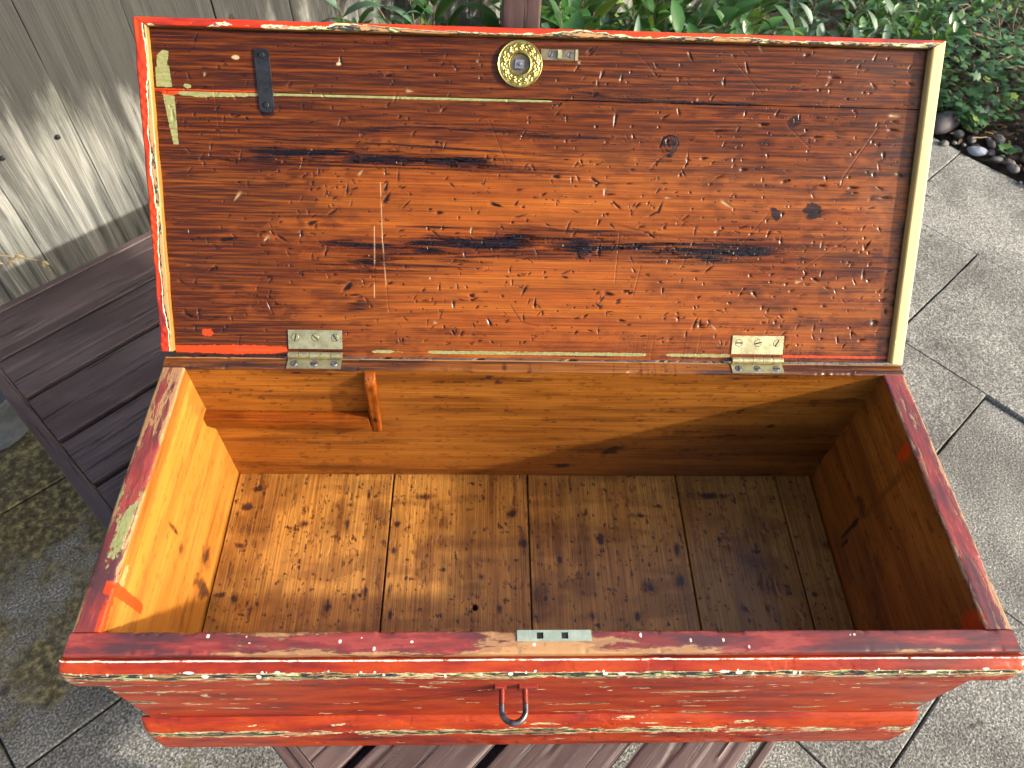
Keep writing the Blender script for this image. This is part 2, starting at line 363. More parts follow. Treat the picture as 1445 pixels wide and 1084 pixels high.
# ------------------------------------------------------------------ setting: ground, paving, soil
CU, SU = math.cos(R(42)), math.sin(R(42))
UD = Vector((CU, SU, 0)); VD = Vector((-SU, CU, 0))           # the garden's grid runs at 42 degrees to the chest
def uvz(u, v, z=0.0): return UD * u + VD * v + Vector((0, 0, z))
def flat(name, poly, z, mat):
    return tag(link(name, make_mesh(name, [(p.x, p.y, z) for p in poly], [tuple(range(len(poly)))], mat, smooth=False), Matrix()), kind='structure')
ground = flat('ground', [Vector((-200, -200, 0)), Vector((200, -200, 0)), Vector((200, 200, 0)), Vector((-200, 200, 0))], -.06, MAT_GROUND)
paving = flat('paving', [uvz(-3.05, -3.2), uvz(2.72, -3.2), uvz(2.72, .95), uvz(.98, .95), uvz(.98, 1.62), uvz(-3.05, 1.62)], -.022, MAT_JOINT)
ULN = [-2.46, -1.875, -1.29, -.705, -.11, .485, 1.088, 1.66, 2.212, 2.715]
VOF = [.968, .677, .385, .677, .376, -.49, -.184, .109, .418]
PV = .583
rs = random.Random(3)
def slab_mesh(w, d):
    b = MB(); n = 7; g = .0020; pts = []
    def side(p, q):
        for k in range(n):
            t = k / n; j = rs.uniform(-.0016, .0016)
            x = p[0] + (q[0] - p[0]) * t; y = p[1] + (q[1] - p[1]) * t
            pts.append((x + j, y + j))
    side((g, g), (w - g, g)); side((w - g, g), (w - g, d - g)); side((w - g, d - g), (g, d - g)); side((g, d - g), (g, g))
    return b.prism(pts, -.05, 0, .003).mesh('paving_slab', MAT_SLAB, 20)
for i in range(len(ULN) - 1):
    u0, u1 = ULN[i], ULN[i + 1]; v = VOF[i] - PV * 6
    while v < 1.6:
        v1 = min(v + PV, 1.605)
        if v1 - v > .1 and not (u1 > 1.0 and v > .6 and v1 > .96):
            M = frame(uvz(u0, v, rs.uniform(-.004, .004)), UD, VD)
            if i == 6 and abs(v + .184) < .01 : M.translation.z = .006
            if i == 6 and abs(v + .184 + PV) < .01 : M.translation.z = -.009
            o = link('paving_slab', slab_mesh(u1 - u0, v1 - v), M @ Matrix.Rotation(rs.uniform(-.004, .004), 4, 'X'), paving)
        v += PV
# soil bed, a slightly mounded sheet behind the paving
nu_, nv_ = 70, 90
uu, vv = np.meshgrid(np.linspace(.985, 6.5, nu_), np.linspace(-3.2, 1.62, nv_), indexing='ij')
mask = np.maximum(sstep(2.70, 2.95, uu), sstep(.93, 1.08, vv))
zz = -.05 + mask * (.062 + .05 * fbm(uu * 6, vv * 6, 3) + .03 * (fbm(uu * 25, vv * 25, 4) - .5))
sv = np.stack([uu * CU - vv * SU, uu * SU + vv * CU, zz], -1).reshape(-1, 3)
ii, jj = np.meshgrid(np.arange(nu_ - 1), np.arange(nv_ - 1), indexing='ij'); q = ii * nv_ + jj
keep = ((mask[:-1, :-1] + mask[1:, 1:] + mask[1:, :-1] + mask[:-1, 1:]) > 0)
sf = np.stack([q, q + nv_, q + nv_ + 1, q + 1], -1)[keep]
tag(link('soil', make_mesh('soil', sv, sf, MAT_SOIL), Matrix()), kind='structure')

# ------------------------------------------------------------------ fence behind the table
FV = 1.63
fence = empty('fence', Matrix.Translation(uvz(.5, FV + .03)))
tag(fence, 'weathered grey-green vertical board fence behind the slatted table', 'fence')
FB = []
for k in range(4):
    pr = rprof(-.0993, -.009, .0993, .009, .002, (12, 1, 24, 1))
    def fd(S, A, B, k=k):
        return (fbm(S * 5 + k * 9, A * 0 + B * 0 + k, k + 20) - .5) * .003, (fbm(S * 4 + k * 5, A * 60 + k, k + 30) - .5) * .009
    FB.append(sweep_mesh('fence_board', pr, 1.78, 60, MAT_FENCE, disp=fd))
nail_me = MB().prism([(math.cos(t * .785) * .0055, math.sin(t * .785) * .0055) for t in range(8)], -.004, .003, .002).mesh('nail', MAT_IRON)
for i in range(30):
    u = -2.2 + i * .199
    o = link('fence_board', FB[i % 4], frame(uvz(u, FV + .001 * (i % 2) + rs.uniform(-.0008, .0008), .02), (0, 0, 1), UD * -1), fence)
    if -1.0 < u < 2.2 and i % 3:
        for hz in (.655 - .02 * (i % 3),):
            for du in (-.06, .055):
                link('nail', nail_me, frame(uvz(u + du + rs.uniform(-.006, .006), FV - .0135, hz + rs.uniform(-.02, .02)), UD, (0, 0, 1)), o)
for hz in (.30, .66, 1.45):
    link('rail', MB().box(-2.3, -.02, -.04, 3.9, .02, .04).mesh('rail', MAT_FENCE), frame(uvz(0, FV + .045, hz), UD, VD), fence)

# ------------------------------------------------------------------ slatted garden table
TZ = ZO - .36
TU = Vector((math.cos(R(45)), math.sin(R(45)), 0)); TV = Vector((-TU.y, TU.x, 0))
def tuv(u, v, z=0.0): return TU * u + TV * v + Vector((0, 0, z))
table = empty('garden_table', Matrix.Translation(tuv(.24, .53)))
tag(table, 'dark brown slatted wooden garden table under the chest', 'table')
def slatd(k):
    return lambda S, A, B: ((fbm(S * 6 + k, A * 8, k + 40) - .5) * .0018, (fbm(S * 5 + k * 3, A * 60, k + 44) - .5) * .0014 - .0016 * (B > -.001) * sstep(.62, .66, fbm(S * 3.2 + k * 7, A * 85 + k, k + 48, 4)))
GAPS = [-.241, -.1165, .0210, .1525, .2825, .4125, .5425, .6726, .8026, .9270, 1.0585, 1.1820, 1.3050]
for k in range(len(GAPS) - 1):
    w = (GAPS[k + 1] - GAPS[k]) / 2 - (.0065 if k < 11 else .003)
    sweep('slat', rprof(-w, -.030, w, 0, .0022, (2, 1, 40, 1)), 1.00, 170, frame(tuv(-.2455, (GAPS[k] + GAPS[k + 1]) / 2 - (.003 if k == 11 else 0), TZ), TU, TV), MAT_TABLE, table, disp=slatd(k))
sweep('side_rail', rprof(-.0065, -.034, .0065, .001, .0025, (2, 2, 4, 2)), 1.05, 60, frame(tuv(-.272, -.2545, TZ), TU, TV), MAT_TABLE, table, disp=wob(.0006, 9, 3))
sweep('side_rail', rprof(-.0085, -.034, .0085, .001, .0025, (2, 2, 4, 2)), 1.05, 60, frame(tuv(-.272, 1.3105, TZ), TU, TV), MAT_TABLE, table, disp=wob(.0006, 9, 4))
for u in (-.2595, .7660):
    sweep('end_rail', rprof(-.0125, -.045, .0125, .001, .0035, (2, 3, 14, 3)), 1.549, 240, frame(tuv(u, -.2475, TZ), TV, TU * -1), MAT_TABLE, table, disp=lambda S, A, B: (wob(.0008, 12, 6)(S, A, B)[0], wob(.0008, 12, 6)(S, A, B)[1] - .002 * (B > -.001) * sstep(.60, .66, fbm(S * 4, A * 160, 49, 4))))
link('bearer_or_added_board', MB().box(0, -.105, -.062, 1.50, .105, -.0335).mesh('bearer_or_added_board', MAT_TABLE), frame(tuv(-.125, -.235, TZ), TV, TU * -1), table)  # wide board added under the slats to make the front gaps look dark
for v in (.34, .95):
    link('bearer_or_added_board', MB().box(.26, -.022, -.075, .98, .022, -.0335).mesh('bearer_or_added_board', MAT_TABLE), frame(tuv(-.24, v, TZ), TU, TV), table)
for u in (-.20, .69):
    for v in (.0, 1.03):
        sweep('leg', rprof(-.03, -.03, .03, .03, .004), TZ - .034, 4, frame(tuv(u, v, .001), (0, 0, 1), TU), MAT_TABLE, table)

# ------------------------------------------------------------------ the chest
D, TS, TB, TF, HI = .3915, .0293, .0198, .0240, .2774
chest = empty('tool_chest', Matrix.Translation(V3(0, D / 2, -.36)))
tag(chest, 'open old tool chest with chipped red paint outside and varnished pine inside', 'chest')
X, Y, Z = (1, 0, 0), (0, 1, 0), (0, 0, 1); mY = (0, -1, 0); mX = (-1, 0, 0)
def blob(S, A, s0, a0, rs_, ra, seed=0, soft=.5):
    n = fbm(S * 120 + seed, A * 120, seed, 4)
    d = np.sqrt(((S - s0) / rs_) ** 2 + ((A - a0) / ra) ** 2) + (n - .5) * 1.5
    return 1 - sstep(1 - soft, 1 + soft, d)
def rim_attrs(inner_hi, seed, x_off, extra=None, base=.40, inner=-1, thick=.024):
    def f(S, A, B):
        bi = (B.max() - B) if inner_hi else (B - B.min())         # distance from the inner face
        top = sstep(-.0035, -.0012, A + (fbm(S * 60, A * 0, seed) - .5) * .004)
        outer = sstep(thick - .004, thick - .002, bi)
        paint = np.maximum(top, outer)
        wear = base + .30 * (fbm(S * 9 + seed, bi * 60, seed + 2, 4) - .5) + .10 * np.exp(-(bi / .004) ** 2) + .16 * np.exp(-((thick - bi) / .004) ** 2) * (A > -.004)
        wear = np.where((outer > .5) & (A < -.004), .32, wear)
        dark = sstep(.50, .75, fbm(S * 5, A * 45, seed + 6, 5)) * .42 + .34 * sstep(.66, .76, fbm(S * 70, A * 230, seed + 9, 3)) + .16 * fbm(S * 9, A * 9, seed + 12, 4) + .35 * sstep(-.035, -.005, A) * fbm(S * 12, A * 90, seed + 8, 3)
        at = dict(paint=paint, wear=wear, dark=dark)
        if extra: extra(at, S, A, B, bi)
        return at
    return f
def edge_disp(inner_hi, amp, seed, thick):
    """rounded, battered inner and outer arrises on the rim"""
    def f(S, A, B):
        bi = (B.max() - B) if inner_hi else (B - B.min())
        sg = 1 if inner_hi else -1
        near = sstep(-.012, 0, A)
        n = fbm(S * 26 + seed, A * 40, seed, 5) - .5
        chip = sstep(.62, .74, fbm(S * 40 + seed * 3, A * 50, seed + 3, 3)) * amp * 1.6
        e = np.exp(-(bi / .004) ** 2); eo = np.exp(-((thick - bi) / .005) ** 2)
        dA = -(np.abs(n) * 1.6 * amp + chip) * near * (e + .7 * eo)
        dB = sg * (-(n * 1.2 * amp + .5 * chip) * near * e + n * amp * near * eo)
        return dA, dB
    return f
# front board: s = x, a = z, b = -y
fp = rprof(-.30, -TF, 0, 0, .0022, (70, 16, 8, 2))      # bottom side of the profile is the inner face (b low)
def ex_front(at, S, A, B, bi):
    x = S - .5
    at['wear'] += .30 * np.exp(-((x - .0) / .075) ** 2) * (A > -.004) - .10 * sstep(.1, .3, x) - .06 * sstep(-.3, -.42, x)
    sp = np.zeros_like(S); r = np.random.RandomState(4)
    for k in range(15):
        xx = r.choice([-.31, -.18, -.26, .2, -.05, .1, .3]) + r.randn() * .03; aa = r.uniform(.004, .021); q = r.uniform(.0006, .0022)
        sp = np.maximum(sp, np.exp(-(((x - xx) / q) ** 2 + ((bi - aa) / (q * r.uniform(.6, 1.8))) ** 2)))
    at['speck_glint'] = sp * (A > -.003)
sweep('front_board', fp, 1.0, 800, frame(V3(-.5, 0, 0), X, Z), MAT_AMBER, chest, disp=edge_disp(False, .0009, 2, TF), attrs=rim_attrs(False, 2, 0, ex_front, base=.395, thick=TF))
bp_ = rprof(-.30, -D, 0, -D + TB, .0025, (2, 12, 90, 8))
def ex_back(at, S, A, B, bi):
    x = S - .5
    at['paint'] *= (bi > TB - .003) ; at['wear'] = np.where(A > -.004, .8, at['wear'])
    d = at['dark']
    rimdark = (A > -.004) * (.52 + .50 * fbm(S * 8, bi * 150, 17, 4)) * (.60 + .40 * sstep(.3, .6, fbm(S * 5, bi * 40, 18, 3))); d = np.maximum(d, rimdark)
    for k, x0 in enumerate(np.concatenate([np.linspace(.09, .19, 16), np.linspace(.23, .36, 10)])):        # saw marks beside the hinge
        d = np.maximum(d, .75 * np.exp(-((x - x0 - (k * 37 % 7) * .0015) / .0014) ** 2) * (A > -.006) * ((k * 13 % 5) > 1))
    for (a, b, ra, rb, st) in [(.124, -.2, .018, .012, .9), (.10, -.2, .04, .006, .6), (.048, -.246, .018, .005, .9), (-.123, -.255, .02, .004, .5), (.353, -.128, .007, .005, .8), (.233, -.146, .03, .006, .6), (-.28, -.235, .014, .01, .4), (-.333, -.257, .02, .012, .6)]:
        d = np.maximum(d, st * blob(x, A, a, b, ra, rb, int(a * 900) % 50 + 50))
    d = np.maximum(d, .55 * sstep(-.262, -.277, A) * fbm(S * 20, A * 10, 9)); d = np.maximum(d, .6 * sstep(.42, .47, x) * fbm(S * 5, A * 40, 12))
    d = np.maximum(d, .42 * sstep(-.115, -.14, A) * sstep(.05, .2, x) * sstep(.3, .6, fbm(S * 6, A * 70, 91)))
    at['dark'] = d * (bi < TB - .003)
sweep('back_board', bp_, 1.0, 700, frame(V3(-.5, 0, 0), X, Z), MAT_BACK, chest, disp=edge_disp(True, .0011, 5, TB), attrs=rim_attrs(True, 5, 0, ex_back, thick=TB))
# side boards: s = y, a = z, b = x
SL = D - TF - TB
lp = rprof(-.30, -.5, 0, -.5 + TS, .0022, (2, 14, 90, 4))
def ex_left(at, S, A, B, bi):
    y = S + TF; d = at['dark'] * .6
    for (a, b, ra, rb, st) in [(.206, -.228, .016, .016, .8), (.165, -.24, .012, .03, .8), (.189, -.1, .003, .02, .7), (.178, -.138, .008, .008, .7), (.2, -.15, .03, .004, .3), (.36, -.06, .02, .03, .3), (.12, -.2, .03, .005, .5), (.29, -.25, .06, .006, .35)]:
        d = np.maximum(d, st * blob(y, A, a, b, ra, rb, int(a * 900) % 50 + 10))
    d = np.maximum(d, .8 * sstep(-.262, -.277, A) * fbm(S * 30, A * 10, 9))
    d = np.maximum(d, (.28 + .35 * fbm(S * 16, A * 220, 93, 4)) * sstep(-.026, -.022, A + .004 * np.sin(S * 9)) * (A < -.003))
    at['dark'] = d * (bi < .004)
    at['wear'] += .10 * sstep(.2, .36, y) * (A > -.004) + .08 * np.exp(-((y - .16) / .05) ** 2)
    line = .076 - (A + .004) * (.0 - .075) / .074                       # the orange-red brush stroke
    t = (A + .004) / -.073
    cen = .072 + .004 * t; wid = .0075 - .001 * t
    at['redp'] = np.where((t > -.1) & (t < 1.02) & (bi < .01), np.exp(-((y - cen) / wid) ** 4), 0) + .9 * np.exp(-((A + .004) / .006) ** 2) * sstep(.075, .055, y) * (bi < .006)
    at['green'] = .85 * np.exp(-(((y - .086) / .02) ** 2 + ((A + .014) / .007) ** 2)) * (bi < .004) + .0
    at['green'] = np.maximum(at['green'], .75 * np.exp(-((y - .145) / .06) ** 2) * sstep(.40, .62, fbm(S * 18, bi * 70, 95, 4)) * (A > -.004) * (bi > .003))
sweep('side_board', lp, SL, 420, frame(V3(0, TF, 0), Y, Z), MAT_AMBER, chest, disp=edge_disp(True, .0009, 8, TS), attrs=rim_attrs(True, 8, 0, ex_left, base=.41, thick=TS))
rp = rprof(-.30, .5 - TS, 0, .5, .0022, (90, 14, 2, 4))
def ex_right(at, S, A, B, bi):
    y = S + TF; d = at['dark']
    for (a, b, ra, rb, st) in [(.254, -.158, .016, .01, .8), (.242, -.2, .004, .04, 1.), (.232, -.235, .004, .012, .9), (.24, -.1, .006, .07, .45), (.165, -.164, .02, .007, .5), (.21, -.12, .05, .006, .3), (.12, -.22, .05, .01, .4)]:
        d = np.maximum(d, st * blob(y, A, a, b, ra, rb, int(a * 900) % 50 + 30))
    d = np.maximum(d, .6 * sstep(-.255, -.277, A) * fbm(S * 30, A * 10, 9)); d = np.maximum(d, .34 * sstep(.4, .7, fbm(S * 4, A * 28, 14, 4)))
    at['dark'] = d * (bi < .004)
    at['redp'] = (.9 * np.exp(-(((y - .26) / .012) ** 2 + ((A + .02) / .02) ** 2)) + .85 * np.exp(-(((y - .035) / .02) ** 2 + ((A + .02) / .025) ** 2))) * (bi < .004)
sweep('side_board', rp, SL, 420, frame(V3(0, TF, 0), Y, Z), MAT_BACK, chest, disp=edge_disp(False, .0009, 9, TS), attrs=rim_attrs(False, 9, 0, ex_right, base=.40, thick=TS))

# wear marks on the lid (x, distance from the hinge line) and the chest floor (x, y, radii)
STREAKS=[
([(-0.262, 0.098), (-0.236, 0.092)], 0.007, 0.55),
([(-0.245, 0.113), (-0.222, 0.110)], 0.004, 0.7),
([(-0.44, 0.05), (-0.40, 0.055)], 0.008, 0.4),
([(-0.300, 0.085), (-0.27, 0.075)], 0.006, 0.45),
([(-0.46, 0.20), (-0.37, 0.205)], 0.009, 0.35),
([(-0.47, 0.285), (-0.30, 0.28)], 0.006, 0.45),
( [(-0.394, 0.256), (-0.315, 0.254), (-0.19, 0.252), (-0.073, 0.246)] , 0.0062 , 1.0 ),
( [(-0.19, 0.249), (-0.118, 0.251), (-0.045, 0.244)] , 0.0044 , 0.8 ),
( [(-0.301, 0.144), (-0.192, 0.139), (-0.155, 0.142)] , 0.0044 , 0.7 ),
( [(-0.192, 0.141), (-0.099, 0.145), (0.003, 0.15)] , 0.008 , 1.0 ),
( [(-0.062, 0.157), (-0.02, 0.158), (-0.002, 0.152)] , 0.008 , 0.9 ),
( [(0.003, 0.147), (0.078, 0.144), (0.22, 0.139), (0.325, 0.148)] , 0.0097 , 0.75 ),
( [(0.078, 0.153), (0.144, 0.143), (0.211, 0.135)] , 0.008 , 0.7 ),
( [(-0.261, 0.121), (-0.197, 0.118)] , 0.0044 , 0.95 ),
( [(-0.26, 0.285), (-0.154, 0.291), (-0.01, 0.284), (0.099, 0.281)] , 0.0035 , 0.6 ),
( [(-0.118, 0.29), (0.026, 0.283), (0.118, 0.279)] , 0.0035 , 0.5 ),
( [(0.006, 0.344), (0.079, 0.331), (0.206, 0.327), (0.298, 0.326)] , 0.0044 , 0.6 ),
( [(-0.347, 0.31), (-0.189, 0.306), (0.008, 0.298)] , 0.0035 , 0.4 ),
( [(-0.277, 0.056), (-0.211, 0.065)] , 0.008 , 0.6 ),
( [(-0.25, 0.026), (-0.212, 0.055)] , 0.0044 , 0.4 ),
( [(-0.444, 0.179), (-0.354, 0.181)] , 0.0044 , 0.35 ),
( [(0.149, 0.288), (0.174, 0.258)] , 0.0124 , 0.5 ),
( [(0.119, 0.257), (0.184, 0.256)] , 0.0071 , 0.6 ),
( [(0.208, 0.298), (0.356, 0.297), (0.489, 0.287)] , 0.0035 , 0.35 ),
( [(0.224, 0.324), (0.372, 0.319), (0.494, 0.313)] , 0.0035 , 0.35 ),
( [(-0.466, 0.349), (-0.311, 0.349), (-0.047, 0.351)] , 0.0053 , 0.45 ),
( [(-0.484, 0.332), (-0.259, 0.341), (-0.065, 0.341)] , 0.0044 , 0.5 ),
( [(0.169, 0.34), (0.332, 0.348), (0.488, 0.356)] , 0.0027 , 0.3 ),
( [(0.214, 0.219), (0.355, 0.22), (0.49, 0.211)] , 0.0027 , 0.3 ),
( [(-0.421, 0.245), (-0.382, 0.243)] , 0.0035 , 0.8 ),
( [(-0.189, 0.28), (-0.073, 0.276)] , 0.0027 , 0.5 ),
( [(0.175, 0.249), (0.222, 0.241)] , 0.0053 , 0.4 ),
]
BLOTS= [(0.355, 0.195, 0.0115), (0.306, 0.191, 0.0106), (0.32, 0.307, 0.0088), (-0.352, 0.302, 0.0088)]
KNOTS= [(0.159, 0.275, 0.0115), (0.055, 0.139, 0.0106)]
GOUGES= [(0.451, 0.318, 0.0062, 0, 0.0018), (0.45, 0.311, 0.0044, 0, 0.0013), (0.451, 0.3, 0.0066, -5, 0.0018), (0.222, 0.294, 0.0071, 8, 0.0018), (0.206, 0.26, 0.0044, 10, 0.0018), (0.351, 0.289, 0.0062, 5, 0.0022), (0.281, 0.303, 0.0053, 0, 0.0018), (0.227, 0.237, 0.0053, 20, 0.0013), (0.316, 0.234, 0.0053, 20, 0.0018), (0.364, 0.229, 0.0053, 0, 0.0018), (0.074, 0.142, 0.0053, 80, 0.0018), (0.299, 0.166, 0.0044, 60, 0.0018), (0.435, 0.155, 0.0053, 60, 0.0013), (0.451, 0.215, 0.0062, 0, 0.0018), (0.407, 0.227, 0.0062, 0, 0.0013), (-0.024, 0.086, 0.0062, 60, 0.0018), (-0.009, 0.07, 0.0053, 90, 0.0013), (-0.07, 0.043, 0.0053, -60, 0.0018), (0.09, 0.083, 0.0062, -10, 0.0027), (-0.118, 0.066, 0.0044, 90, 0.0018), (-0.094, 0.078, 0.0035, 0, 0.0022), (-0.063, 0.196, 0.0071, -15, 0.0022), (0.014, 0.233, 0.0044, 0, 0.0022), (-0.204, 0.202, 0.0071, 60, 0.0027), (-0.273, 0.183, 0.008, 30, 0.0031), (-0.3, 0.169, 0.0062, 20, 0.0027), (-0.315, 0.155, 0.0044, 80, 0.0018), (-0.41, 0.146, 0.0106, 10, 0.0035), (-0.431, 0.108, 0.0062, 30, 0.0022), (-0.467, 0.047, 0.008, -30, 0.0035), (-0.257, 0.087, 0.0088, 40, 0.004), (-0.136, 0.185, 0.0044, 0, 0.0018), (0.094, 0.199, 0.0062, -40, 0.0013), (0.152, 0.31, 0.0053, 30, 0.0013), (-0.199, 0.35, 0.0053, 10, 0.0035), (-0.258, 0.366, 0.0044, 90, 0.0018), (0.068, 0.358, 0.0044, 70, 0.0018), (0.065, 0.229, 0.0062, -30, 0.0018), (0.122, 0.199, 0.0044, 45, 0.0013), (0.259, 0.247, 0.0044, 0, 0.0018), (0.179, 0.382, 0.0053, -60, 0.0013), (0.252, 0.371, 0.0062, -70, 0.0013), (0.224, 0.354, 0.0044, 90, 0.0013), (0.263, 0.401, 0.0088, -60, 0.0013), (0.336, 0.398, 0.0062, 0, 0.0018), (0.394, 0.404, 0.0044, -60, 0.0013), (0.367, 0.362, 0.0071, 0, 0.0018), (0.471, 0.065, 0.0035, 90, 0.0022), (0.458, 0.05, 0.0044, 0, 0.0031), (0.368, 0.107, 0.0044, -20, 0.0018), (0.287, 0.086, 0.0044, -50, 0.0022), (0.162, 0.089, 0.0035, 90, 0.0013), (-0.118, 0.028, 0.0035, -60, 0.0018), (0.222, 0.118, 0.0062, 40, 0.0013)]
SCR= [[(0.17, 0.188), (0.229, 0.156), (0.297, 0.115)], [(0.309, 0.304), (0.34, 0.278)], [(-0.211, 0.221), (-0.21, 0.148), (-0.204, 0.055)], [(-0.22, 0.166), (-0.222, 0.074)], [(0.1, 0.163), (0.097, 0.098)], [(0.131, 0.122), (0.122, 0.079)], [(0.41, 0.163), (0.343, 0.116)], [(0.184, 0.118), (0.2, 0.155)], [(0.238, 0.375), (0.273, 0.342)], [(0.112, 0.384), (0.14, 0.356)], [(-0.073, 0.3), (-0.05, 0.249)], [(-0.415, 0.334), (-0.411, 0.267)], [(0.43, 0.303), (0.391, 0.24)], [(-0.042, 0.067), (-0.027, 0.044), (-0.003, 0.039)], [(0.25, 0.133), (0.297, 0.193)]]
FLOOR= [(-0.03, 0.301, 0.0111, 0.0158), (-0.015, 0.252, 0.0122, 0.0263), (0.109, 0.257, 0.0111, 0.0132), (0.177, 0.298, 0.02, 0.0053), (0.177, 0.181, 0.0178, 0.0158), (-0.301, 0.15, 0.0089, 0.0158), (-0.262, 0.166, 0.0056, 0.0132), (-0.248, 0.174, 0.0067, 0.0184), (-0.212, 0.174, 0.0056, 0.0184), (-0.21, 0.239, 0.0089, 0.0092), (-0.352, 0.282, 0.0089, 0.0079), (-0.168, 0.33, 0.0222, 0.0079), (0.043, 0.224, 0.0056, 0.0079), (0.226, 0.241, 0.0078, 0.0158), (0.348, 0.238, 0.0156, 0.0079), (0.351, 0.248, 0.0067, 0.0132), (0.296, 0.257, 0.0056, 0.0079), (-0.445, 0.312, 0.0133, 0.0105), (-0.434, 0.344, 0.0156, 0.0105), (-0.442, 0.246, 0.0089, 0.0066), (-0.286, 0.282, 0.0067, 0.0211), (-0.258, 0.332, 0.0044, 0.0132), (-0.135, 0.207, 0.0067, 0.0066), (-0.076, 0.196, 0.0067, 0.0079), (-0.05, 0.147, 0.0056, 0.0092), (0.085, 0.136, 0.01, 0.0092), (0.018, 0.163, 0.0056, 0.0066), (0.312, 0.146, 0.0067, 0.0118), (0.392, 0.212, 0.0067, 0.0105), (0.424, 0.168, 0.0089, 0.0079), (0.152, 0.136, 0.0067, 0.0105), (-0.457, 0.169, 0.0133, 0.0066), (-0.436, 0.164, 0.0089, 0.0092), (-0.209, 0.282, 0.0078, 0.0079), (-0.208, 0.137, 0.0056, 0.0132), (0.293, 0.334, 0.0444, 0.0105), (0.223, 0.19, 0.0133, 0.0184)] 

# floor boards: s = y, a = -x, b = z
JX = [-.4705, -.2205, -.0030, .2432, .4110, .4705]
for k in range(5):
    x0, x1 = JX[k] + .0013, JX[k + 1] - .0013
    na = max(40, int((x1 - x0) / .0015))
    def at(S, A, B, k=k):
        y = S + TF; x = -A; top = B > -.0012
        d = np.zeros_like(S)
        for i, (fx, fy, rx, ry) in enumerate(FLOOR):
            if x0 - .05 < fx < x1 + .05: d = np.maximum(d, .95 * blob(y, x, fy, fx, ry * .62, rx * .62, i + 60, .9))
        n1 = fbm(y * 60, x * 120, 70 + k, 5); n2 = fbm(y * 14, x * 14, 75 + k, 4)
        d = np.maximum(d, .62 * sstep(.68 - .5 * (n2 - .5), .80 - .4 * (n2 - .5), n1)); n3 = fbm(y * 130, x * 200, 80 + k, 3); d = np.maximum(d, .8 * sstep(.70, .78, n3))
        n4 = fbm(y * 40, x * 9, 85 + k, 4); d = np.maximum(d, .50 * sstep(.48, .72, n2) * (.5 + n4)); d = np.maximum(d, .34 * sstep(.5, .7, n4)); d = np.maximum(d, .5 * sstep(.35, .372, y) * fbm(y * 9, x * 30, 5))
        d = np.maximum(d, .35 * sstep(.03, 0, np.minimum(x - x0, x1 - x)) * sstep(.4, .65, fbm(y * 18, x * 3, 77 + k)))
        d = np.maximum(d, np.exp(-(((x + .0859) / .0042) ** 2 + ((y - .1492) / .005) ** 2) ** 2) * 1.2)
        if k >= 3: d = np.maximum(d, .30 * fbm(y * 5, x * 25, 88, 3) + .12)
        return dict(dark=d * top)
    def dp(S, A, B, k=k):
        y = S + TF; x = -A; top = B > -.0012
        return np.zeros_like(S), top * (-.0006 * sstep(.62, .72, fbm(y * 60, x * 120, 70 + k, 5)) - .012 * np.exp(-(((x + .0859) / .0036) ** 2 + ((y - .1492) / .0036) ** 2) ** 2) + .0006 * math.sin(k * 2.1))
    sweep('floor_board', rprof(-x1, -.018, -x0, 0, .0012, (2, 2, na, 2)), SL - .0006, 240, frame(V3(0, TF + .0003, -HI), Y, mX), MAT_FLOOR, chest, attrs=at, disp=dp)
link('underside', MB().box(-.47, TF, -.318 + ZO, .47, D - TB, -.2965 + ZO).mesh('underside', MAT_FLOOR), Matrix(), chest)
# wood splinter and till battens
sweep('batten', rprof(-.116, 0, -.096, .017, .0022, (2, 3, 6, 3)), .231, 90, frame(V3(-.4703, D - TB - .0003, 0), X, Z), MAT_LID, chest, disp=wob(.0010, 20, 12), attrs=lambda S, A, B: dict(dark=.08 + .3 * sstep(.5, .7, fbm(S * 20, A * 90 + B * 50, 31))))
sweep('batten', rprof(-.0072, 0, .0072, .015, .003, (2, 3, 6, 3)), .124, 60, frame(V3(-.2312, D - TB - .0004, -.128), (.035, 0, 1), mX), MAT_LID, chest, disp=lambda S, A, B: (wob(.0007, 20, 13)(S, A, B)[0], wob(.0007, 20, 13)(S, A, B)[1] - B * .75 * sstep(.108, .124, S)), attrs=lambda S, A, B: dict(dark=.12 + .4 * sstep(.5, .7, fbm(S * 30, A * 90, 33)) + .6 * np.exp(-(((S - .03) / .005) ** 2 + (A / .003) ** 2)) + .6 * np.exp(-(((S - .10) / .004) ** 2 + (A / .003) ** 2))))

def dens(pts, d=.0012):
    out = []
    for i, p in enumerate(pts):
        q = pts[(i + 1) % len(pts)]; n = max(1, int(math.hypot(p[0] - q[0], p[1] - q[1]) / d)) if not (p[1] < 0 and q[1] < 0) else 2
        for k in range(n): out.append((p[0] + (q[0] - p[0]) * k / n, p[1] + (q[1] - p[1]) * k / n))
    return out
def ends(L, r, amp, seed, scale=1.0):
    w = wob(amp, 16, seed)
    def f(S, A, B):
        a, b = w(S, A, B); e = np.minimum(S, L - S); k = 1 - np.sqrt(np.clip(1 - (1 - np.clip(e / r, 0, 1)) ** 2, 0, 1))
        chip = sstep(.63, .72, fbm(S * 50 + seed, A * 90, seed + 2, 4)) * .0007
        out = B > .001
        return a * out, np.where(out, b - chip - np.maximum(B, 0) * k * .55 * scale, 0)
    return f
sk = dens([(-.052, -.001), (-.0100, -.001), (-.0088, .0010), (-.0068, .0022), (-.0062, .0040), (-.0070, .0058), (-.0084, .0080), (-.0100, .0125), (-.0125, .0155), (-.0165, .0178), (-.0230, .0185), (-.044, .0178), (-.0495, .0165), (-.052, .012)], .0009)
